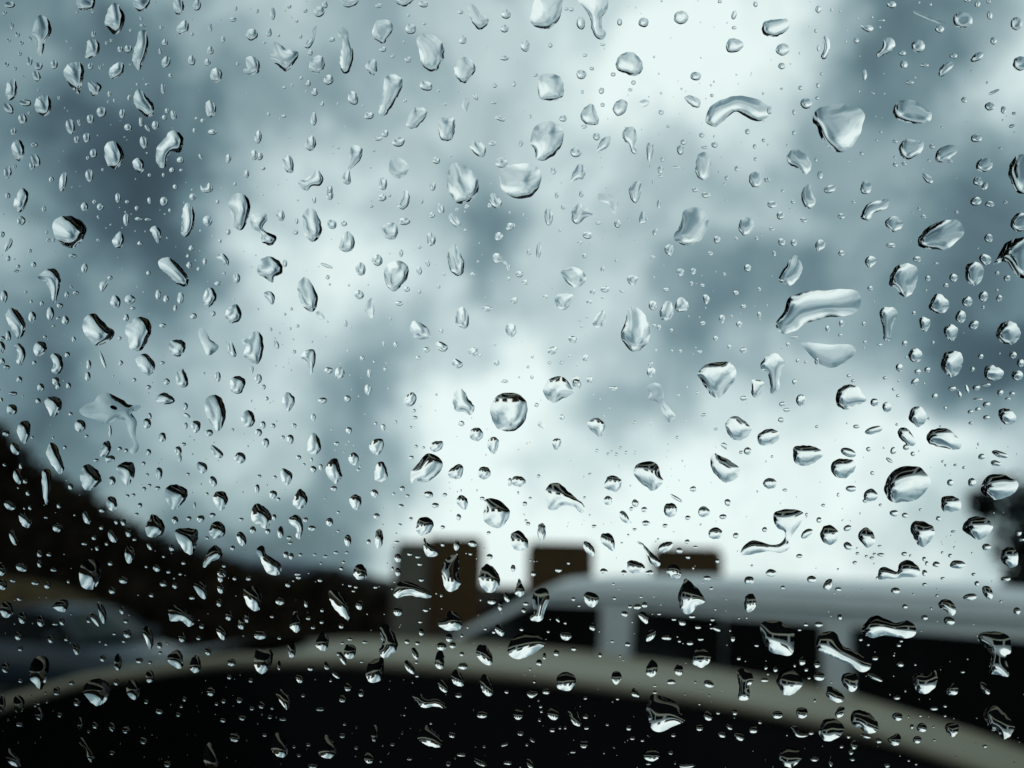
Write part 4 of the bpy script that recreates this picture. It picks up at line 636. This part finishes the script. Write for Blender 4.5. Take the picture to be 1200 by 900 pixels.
P 1010 650 1030 615 1070 610 1110 645 1150 690 1155 725 1110 768 1080 735 1040 720 1025 690 =ragged slanted raindrop near the edge, below the hourglass drop/ragged slanted drop;45 650 50 36;P 132 635 145 618 180 622 186 650 165 668 140 660;P 315 645 335 615 360 618 355 650 335 665 320 660;P 240 730 255 685 285 668 325 675 358 710 340 750 290 775 255 765 =acorn-shaped raindrop on the beige rear roof/acorn drop;P 388 670 400 635 440 630 490 655 518 700 510 730 470 738 430 715 395 695 =beetle-shaped slanted raindrop on the beige rear roof/beetle-shaped drop
P 108 705 135 705 150 735 190 740 185 752 150 757 125 745;203 735 26 20;460 750 50 20 15;520 772 30 24;P 560 765 585 750 610 738 625 760 615 790 590 795 568 780;700 767 40 36;P 582 660 595 642 625 645 630 670 605 680;722 710 48 44;P 830 715 845 690 890 695 895 725 870 755 850 745;378 750 22 22;403 790 34 44;390 825 26 26;P 52 845 70 815 100 803 150 825 155 860 110 898 75 885 =tilted raindrop with pale lines below the beige roof edge/pale-lined bottom drop
220 858 40 24;295 870 24 50;345 800 20 14;560 888 26 20;397 860 24 16;1018 798 22 16;660 865 16 12;695 882 14 12;780 770 14 10;675 705 18 22
"""
# ------------------------------------------------------------------ raindrops: water caps resting on the outer face of the pane
water = bpy.data.materials.new('rain_water'); water.use_nodes = True
wt = water.node_tree; wt.nodes.clear()
w_o = N(wt, 'ShaderNodeOutputMaterial'); w_g = N(wt, 'ShaderNodeBsdfGlass')
w_g.inputs['IOR'].default_value = 1.333; w_g.inputs['Roughness'].default_value = 0.0
wt.links.new(w_g.outputs[0], w_o.inputs['Surface'])
MM = GLASS_DIST / FPX                     # metres on the glass for one unit of the survey

def spline(p, n):
    """closed Catmull-Rom through p, n points evenly along it"""
    p = np.asarray(p, float); t = np.linspace(0, 1, 10, endpoint=False)[None, :, None]
    a, b, c, d = (np.roll(p, s, 0)[:, None, :] for s in (1, 0, -1, -2))
    out = (.5 * ((2 * b) + (c - a) * t + (2 * a - 5 * b + 4 * c - d) * t * t + (3 * b - a - 3 * c + d) * t ** 3)).reshape(-1, 2)
    q = np.r_[out, out[:1]]; s = np.r_[0, np.cumsum(np.linalg.norm(np.diff(q, axis=0), axis=1))]
    u = np.linspace(0, s[-1], n, endpoint=False)
    return np.c_[np.interp(u, s, q[:, 0]), np.interp(u, s, q[:, 1])], s[-1]
def area_of(p): return .5 * float(np.sum(p[:, 0] * np.roll(p[:, 1], -1) - np.roll(p[:, 0], -1) * p[:, 1]))
def ellipse(cx, cy, w, h, a, r_):
    th = np.linspace(0, 2 * np.pi, 14, endpoint=False)
    rad = 1 + sum(r_.normal(0, .075 / k) * np.cos(k * th + r_.uniform(0, 6.28)) for k in (2, 3, 4, 5))
    rad = rad + .06 * np.sin(th) * (1 if r_.random() < .6 else -.5)
    x, y = rad * np.cos(th) * w / 2, rad * np.sin(th) * h / 2
    a = math.radians(a)
    return np.c_[cx + x * math.cos(a) - y * math.sin(a), cy + x * math.sin(a) + y * math.cos(a)]
def inside(poly, pt):
    x, y = pt[:, 0:1], pt[:, 1:2]; x0, y0 = poly[:, 0], poly[:, 1]; x1, y1 = np.roll(x0, -1), np.roll(y0, -1)
    c = ((y0 > y) != (y1 > y)) & (x < (x1 - x0) * (y - y0) / np.where(y1 == y0, 1e-9, y1 - y0) + x0)
    return c.sum(1) % 2 == 1
def drop_shape(outline, cells, slope, r_, lump=.3, plump=1.1, lean=0.0, rough=0.0):
    """the surface a film of water takes over this outline (Poisson surface, heavier towards the bottom).
    outline: points with y up, centred; returns verts (x, y, height), triangles, number of outline points"""
    A = abs(area_of(outline)); _, per = spline(outline, 8)
    h = math.sqrt(A / cells) * 1.05
    n = int(min(120, max(12, per / (h * .8))))
    ring, per = spline(outline, n)
    if rough:                                         # the water's edge is pinned by dirt, so it is never quite smooth
        s_ = np.arange(n) * 2 * np.pi / n
        wv = sum(r_.normal(0, 1) * np.sin(k * s_ + r_.uniform(0, 6.28)) / k ** .5 for k in range(5, max(6, n // 5)))
        wv *= rough / (np.std(wv) + 1e-9)
        tn = np.roll(ring, -1, 0) - np.roll(ring, 1, 0); tn /= np.linalg.norm(tn, axis=1)[:, None] + 1e-12
        ring = ring + np.c_[-tn[:, 1], tn[:, 0]] * wv[:, None]
    if area_of(ring) < 0: ring = ring[::-1]
    A = area_of(ring)
    lo, hi = ring.min(0), ring.max(0)
    gx, gy = np.meshgrid(np.arange(lo[0], hi[0] + h, h), np.arange(lo[1], hi[1] + h, h * .866))
    gx = gx + (np.arange(gx.shape[0]) % 2)[:, None] * h * .5
    g_ = np.c_[gx.ravel(), gy.ravel()]
    g_ = g_[inside(ring, g_)]
    # one row just inside the rim, then the grid
    tan = np.roll(ring, -1, 0) - np.roll(ring, 1, 0); tan /= np.linalg.norm(tan, axis=1)[:, None] + 1e-12
    inn = ring + np.c_[-tan[:, 1], tan[:, 0]] * h * .42
    inn = inn[inside(ring, inn)]
    def far(p, q, d): return np.min(np.linalg.norm(p[:, None] - q[None], axis=2), axis=1) > d if len(p) and len(q) else np.ones(len(p), bool)
    inn = inn[far(inn, ring, h * .3)]
    keep = []
    for i in range(len(inn)):
        if all(np.hypot(*(inn[i] - inn[j])) > h * .35 for j in keep[-3:]): keep.append(i)
    inn = inn[keep]
    g_ = g_[far(g_, ring, h * .85)]
    if len(inn): g_ = g_[far(g_, inn, h * .5)]
    P_ = np.r_[ring, inn, g_]
    vs, _, fs, ov, _, _ = delaunay_2d_cdt([Vector(p) for p in P_], [(i, (i + 1) % n) for i in range(n)], [], 1, 1e-9 * 1e3)
    V = np.array([v[:] for v in vs]); T = np.array([f for f in fs if len(f) == 3])
    edge = np.zeros(len(V), bool)
    for i, o_ in enumerate(ov):
        if any(k < n for k in o_): edge[i] = True
    a, b, c = V[T[:, 0]], V[T[:, 1]], V[T[:, 2]]
    ar = .5 * np.abs((b[:, 0] - a[:, 0]) * (c[:, 1] - a[:, 1]) - (c[:, 0] - a[:, 0]) * (b[:, 1] - a[:, 1])) + 1e-12
    L_ = np.zeros((len(V), len(V))); F_ = np.zeros(len(V))
    for k in range(3):
        i, j, l = T[:, k], T[:, (k + 1) % 3], T[:, (k + 2) % 3]
        cot = np.sum((V[i] - V[l]) * (V[j] - V[l]), axis=1) / (4 * ar)
        np.add.at(L_, (i, j), -cot); np.add.at(L_, (j, i), -cot); np.add.at(L_, (i, i), cot); np.add.at(L_, (j, j), cot)
        np.add.at(F_, i, ar / 3)
    size = math.sqrt(A); mass = F_.copy()
    ph = r_.uniform(0, 6.28, 6); q = V / size
    lumps = 1 + lump * (np.sin(q[:, 0] * 5.1 + ph[0]) * np.sin(q[:, 1] * 4.3 + ph[1]) + .7 * np.sin(q[:, 0] * 9 + q[:, 1] * 4 + ph[2]) + .5 * np.sin(q[:, 1] * 11 - q[:, 0] * 5 + ph[3]))
    F_ = F_ * np.clip(lumps, .15, 2.5) * np.clip(1 - .6 * q[:, 1] + lean * q[:, 0], .15, 3)
    I = ~edge; z = np.zeros(len(V))
    k2 = mass * (plump / (size * .5)) ** 2             # flattens the middle, so that the rim is steep
    if I.sum():
        z[I] = np.linalg.solve(L_[np.ix_(I, I)] + np.diag(k2[I]), F_[I])
    z *= slope * per / max((F_ - k2 * z).sum(), 1e-12)
    return V, z, T, edge
def drop_mesh(V, z, T, edge):
    """closed cap: curved face outwards (-z of the pane frame), flat face on the glass"""
    n = len(V); ids = np.where(edge)[0]
    flat = T                                          # same triangles make the flat face
    verts = [(x, y, -h_) for (x, y), h_ in zip(V, z)] + [(x, y, 0.0) for x, y in V]
    curved = [tuple(t) for t in T]; back = [tuple(int(i) + n for i in t) for t in T]
    def ccw(t): 
        a, b, c = V[t[0]], V[t[1]], V[t[2]]
        return (b[0] - a[0]) * (c[1] - a[1]) - (c[0] - a[0]) * (b[1] - a[1]) > 0
    faces = [(t[0], t[2], t[1]) if ccw(t) else t for t in curved]
    bk = [t if ccw(tuple(i - n for i in t)) else (t[0], t[2], t[1]) for t in back]
    return verts, faces + bk, len(faces)

# ---- read the survey of the drops
drops = []
ox = oy = 0
for line in DROPS.strip().splitlines():
    if line[0] == 'T':
        _, a, b = line.split(); ox, oy = int(a) * 300, int(b) * 225; continue
    for e in line.split(';'):
        e, _, lab = e.partition('='); gq = e.split()
        r_ = np.random.default_rng(len(drops) * 7 + 3)
        if gq[0] in 'PF':
            p = np.array([float(v) for v in gq[1:]]).reshape(-1, 2)
        else:
            f_ = [float(v) for v in gq]
            p = ellipse(*f_[:4], f_[4] if len(f_) > 4 else 0, r_)
        p = p / 4 + (ox, oy)
        drops.append(dict(p=p, flat=gq[0] == 'F', poly=gq[0] in 'PF', lab=lab.strip(), a=abs(area_of(spline(p, 30)[0])), c=p.mean(0), r=r_))
named = [d for d in drops if d['lab']]
rest = sorted((d for d in drops if not d['lab']), key=lambda d: -d['a'])
single = named + rest[:300 - len(named)]
fine = rest[300 - len(named):]

# ---- words for the drops that have no label of their own
for d in named:
    d['label'], d['short'] = [s.strip() for s in d['lab'].split('/')]
def words_for(d):
    q = d['p'] - d['c']; w, h = np.ptp(q[:, 0]), np.ptp(q[:, 1])
    ev, vec = np.linalg.eigh(q.T @ q); ratio = math.sqrt(ev[1] / max(ev[0], 1e-9)); ax_ = vec[:, 1]
    size = 'mid-sized' if d['a'] > 190 else 'small' if d['a'] > 100 else 'tiny'
    if d['flat']: return size + ' faint'
    if ratio < 1.25: shape = 'round'
    elif abs(ax_[1]) > .92: shape = 'upright oval' if ratio < 1.9 else 'narrow upright'
    elif abs(ax_[0]) > .92: shape = 'wide oval' if ratio < 1.9 else 'flat wide'
    else: shape = 'slanted oval' if ratio < 1.9 else 'thin slanted'
    return size + ' ' + shape
seen = {}
for d in single:
    if d['lab']: continue
    nb = min(named, key=lambda e: np.hypot(*(e['c'] - d['c'])))
    v = d['c'] - nb['c']; ang = math.degrees(math.atan2(-v[1], v[0])) % 360
    way = ['to the right of', 'above and right of', 'above', 'above and left of', 'to the left of', 'below and left of', 'below', 'below and right of'][int((ang + 22.5) // 45) % 8]
    seen.setdefault((words_for(d), way, nb['short']), []).append((float(np.hypot(*v)), d))
ORD = ['nearest', 'second nearest', 'third nearest', 'fourth nearest', 'fifth nearest', 'sixth nearest']
for (wd, way, sh), lst in seen.items():
    lst.sort(key=lambda t: t[0])
    for k, (_, d) in enumerate(lst):
        d['label'] = (ORD[k] + ' ' if len(lst) > 1 else '') + wd + ' raindrop ' + way + ' the ' + sh

def build_single(d):
    p = d['p']; c = d['c']
    q = np.c_[(p[:, 0] - c[0]), -(p[:, 1] - c[1])]
    r_ = d['r']
    slope = .36 if d['flat'] else r_.uniform(.85, 1.1)
    cells = 90 if d['a'] < 120 else 170 if d['a'] < 500 else 300
    if 'lens-like raindrop with a black rim' in d['lab']: slope = 1.2
    slope *= float(np.interp(c[0], [0, 300, 600], [1.35, 1.2, 1.0])) if c[1] < 470 else 1
    plump = float(np.interp(c[1], [150, 420, 560], [2.4, 1.9, 1.1])) * float(np.interp(c[0], [60, 420], [.35, 1.0]))
    if d['flat']: plump = 2.0
    V, z, T, edge = drop_shape(q, cells, slope, r_, .4 if d['flat'] else .18 if d['a'] > 150 else .1, rough=min(.24, .010 * math.sqrt(d['a'])), plump=plump, lean=float(np.interp(c[0], [0, 600, 900, 1200], [.5, .35, -.1, -.5])))
    verts, faces, nc = drop_mesh(V * MM, z * MM, T, edge)
    return verts, faces, nc
def soft_normals(me, faces, nc):
    """water is smooth: shade the cap with normals averaged over neighbouring points"""
    v = np.array([p.co[:] for p in me.vertices]); f = np.array(faces[:nc]); half = len(v) // 2
    fn = np.cross(v[f[:, 1]] - v[f[:, 0]], v[f[:, 2]] - v[f[:, 0]])
    vn = np.zeros_like(v)
    for k in range(3): np.add.at(vn, f[:, k], fn)
    vn[half:] = (0, 0, 1)
    vn /= np.linalg.norm(vn, axis=1)[:, None] + 1e-20
    for _ in range(3):
        acc_ = np.zeros_like(v); cnt = np.zeros(len(v))
        for k in range(3):
            for j in (1, 2): np.add.at(acc_, f[:, k], vn[f[:, (k + j) % 3]]); np.add.at(cnt, f[:, k], 1)
        m_ = cnt > 0
        vn[m_] = .45 * vn[m_] + .55 * acc_[m_] / cnt[m_][:, None]
        vn /= np.linalg.norm(vn, axis=1)[:, None] + 1e-20
    vn[half:] = (0, 0, 1)
    me.normals_split_custom_set_from_vertices([tuple(q) for q in vn])
for d in single:
    verts, faces, nc = build_single(d)
    me = bpy.data.meshes.new('raindrop'); me.from_pydata(verts, [], faces); me.update()
    me.polygons.foreach_set('use_smooth', [i < nc for i in range(len(faces))])
    me.materials.append(water)
    soft_normals(me, faces, nc)
    o = bpy.data.objects.new('raindrop', me); C.objects.link(o)
    o.matrix_world = M @ Matrix.Translation(((d['c'][0] - 600) * MM, (450 - d['c'][1]) * MM, -GLASS_DIST - .00008))
    tag(o, d['label'], 'raindrop', 'raindrops on the window')

# ---- all finer drops, and those on the rest of the pane, as one sprinkling
AV, AF, AS = [], [], []
def add_fine(verts, faces, nc, x, y):
    k = len(AV)
    AV.extend((a + x, b + y, c) for a, b, c in verts)
    AF.extend(tuple(i + k for i in f) for f in faces)
    AS.extend(i < nc for i in range(len(faces)))
for d in fine:
    q = np.c_[(d['p'][:, 0] - d['c'][0]), -(d['p'][:, 1] - d['c'][1])]
    V, z, T, edge = drop_shape(q, 46, .4 if d['flat'] else d['r'].uniform(.8, 1.1), d['r'], .1)
    add_fine(*drop_mesh(V * MM, z * MM, T, edge), (d['c'][0] - 600) * MM, (450 - d['c'][1]) * MM)
stock = []
for k in range(24):
    r_ = np.random.default_rng(900 + k)
    V, z, T, edge = drop_shape(ellipse(0, 0, r_.uniform(.8, 1.1), r_.uniform(.9, 1.35), r_.uniform(-25, 25), r_), 30, r_.uniform(.65, .95), r_, .1)
    stock.append(drop_mesh(V, z, T, edge))
centres = np.array([d['c'] for d in drops]); radii = np.array([math.sqrt(d['a'] / 3.1) for d in drops])
def clear_of(x, y, s): return np.all(np.hypot(centres[:, 0] - x, centres[:, 1] - y) > radii * 1.35 + s)
def speck(x, y, s):
    v, f, nc = stock[rng.integers(len(stock))]; s *= MM
    add_fine([(a * s, b * s, c * s) for a, b, c in v], f, nc, (x - 600) * MM, (450 - y) * MM)
n_ = 0
while n_ < 900:
    x, y = rng.uniform(-20, 1220), rng.uniform(-20, 920); s = 1.2 + rng.exponential(.7)
    if s < 4 and clear_of(x, y, s): speck(x, y, s); n_ += 1
hx, hy = PW / MM * .985, PH / MM * .98
n_ = 0
while n_ < 11000:
    wide = 1.0 if n_ % 3 == 0 else .42
    x, y = 600 + rng.uniform(-hx, hx) * wide, 450 + rng.uniform(-hy, hy) * wide
    if -30 < x < 1230 and -30 < y < 930: continue
    speck(x, y, min(60, 3 + rng.exponential(9))); n_ += 1
me = bpy.data.meshes.new('fine_raindrops'); me.from_pydata(AV, [], AF); me.update()
me.polygons.foreach_set('use_smooth', AS); me.materials.append(water)
o = bpy.data.objects.new('fine_raindrops', me); C.objects.link(o)
o.matrix_world = M @ Matrix.Translation((0, 0, -GLASS_DIST - .00008))
tag(o, 'fine beads of rain sprinkled over the whole window between the larger drops', kind='stuff')

# ---- brown speck caught in the ragged splash
bm = bmesh.new(); rs = random.Random(2)
bmesh.ops.create_icosphere(bm, subdivisions=2, radius=1)
for v in bm.verts: v.co *= 1 + rs.uniform(-.15, .15)
bmesh.ops.scale(bm, vec=(4.6 * MM, 2.4 * MM, .9 * MM), verts=bm.verts)
sp = from_bm('dirt_speck', bm, mat('brown_dirt', (.035, .016, .006), .8, var=.4, scale=900), smooth=True)
sp.matrix_world = M @ Matrix.Translation(((133 - 600) * MM, (450 - 477.5) * MM, -GLASS_DIST - .00006)) @ Matrix.Rotation(R(-20), 4, 'Z')
tag(sp, 'tiny brown speck of dirt stuck in the ragged splash', 'speck')
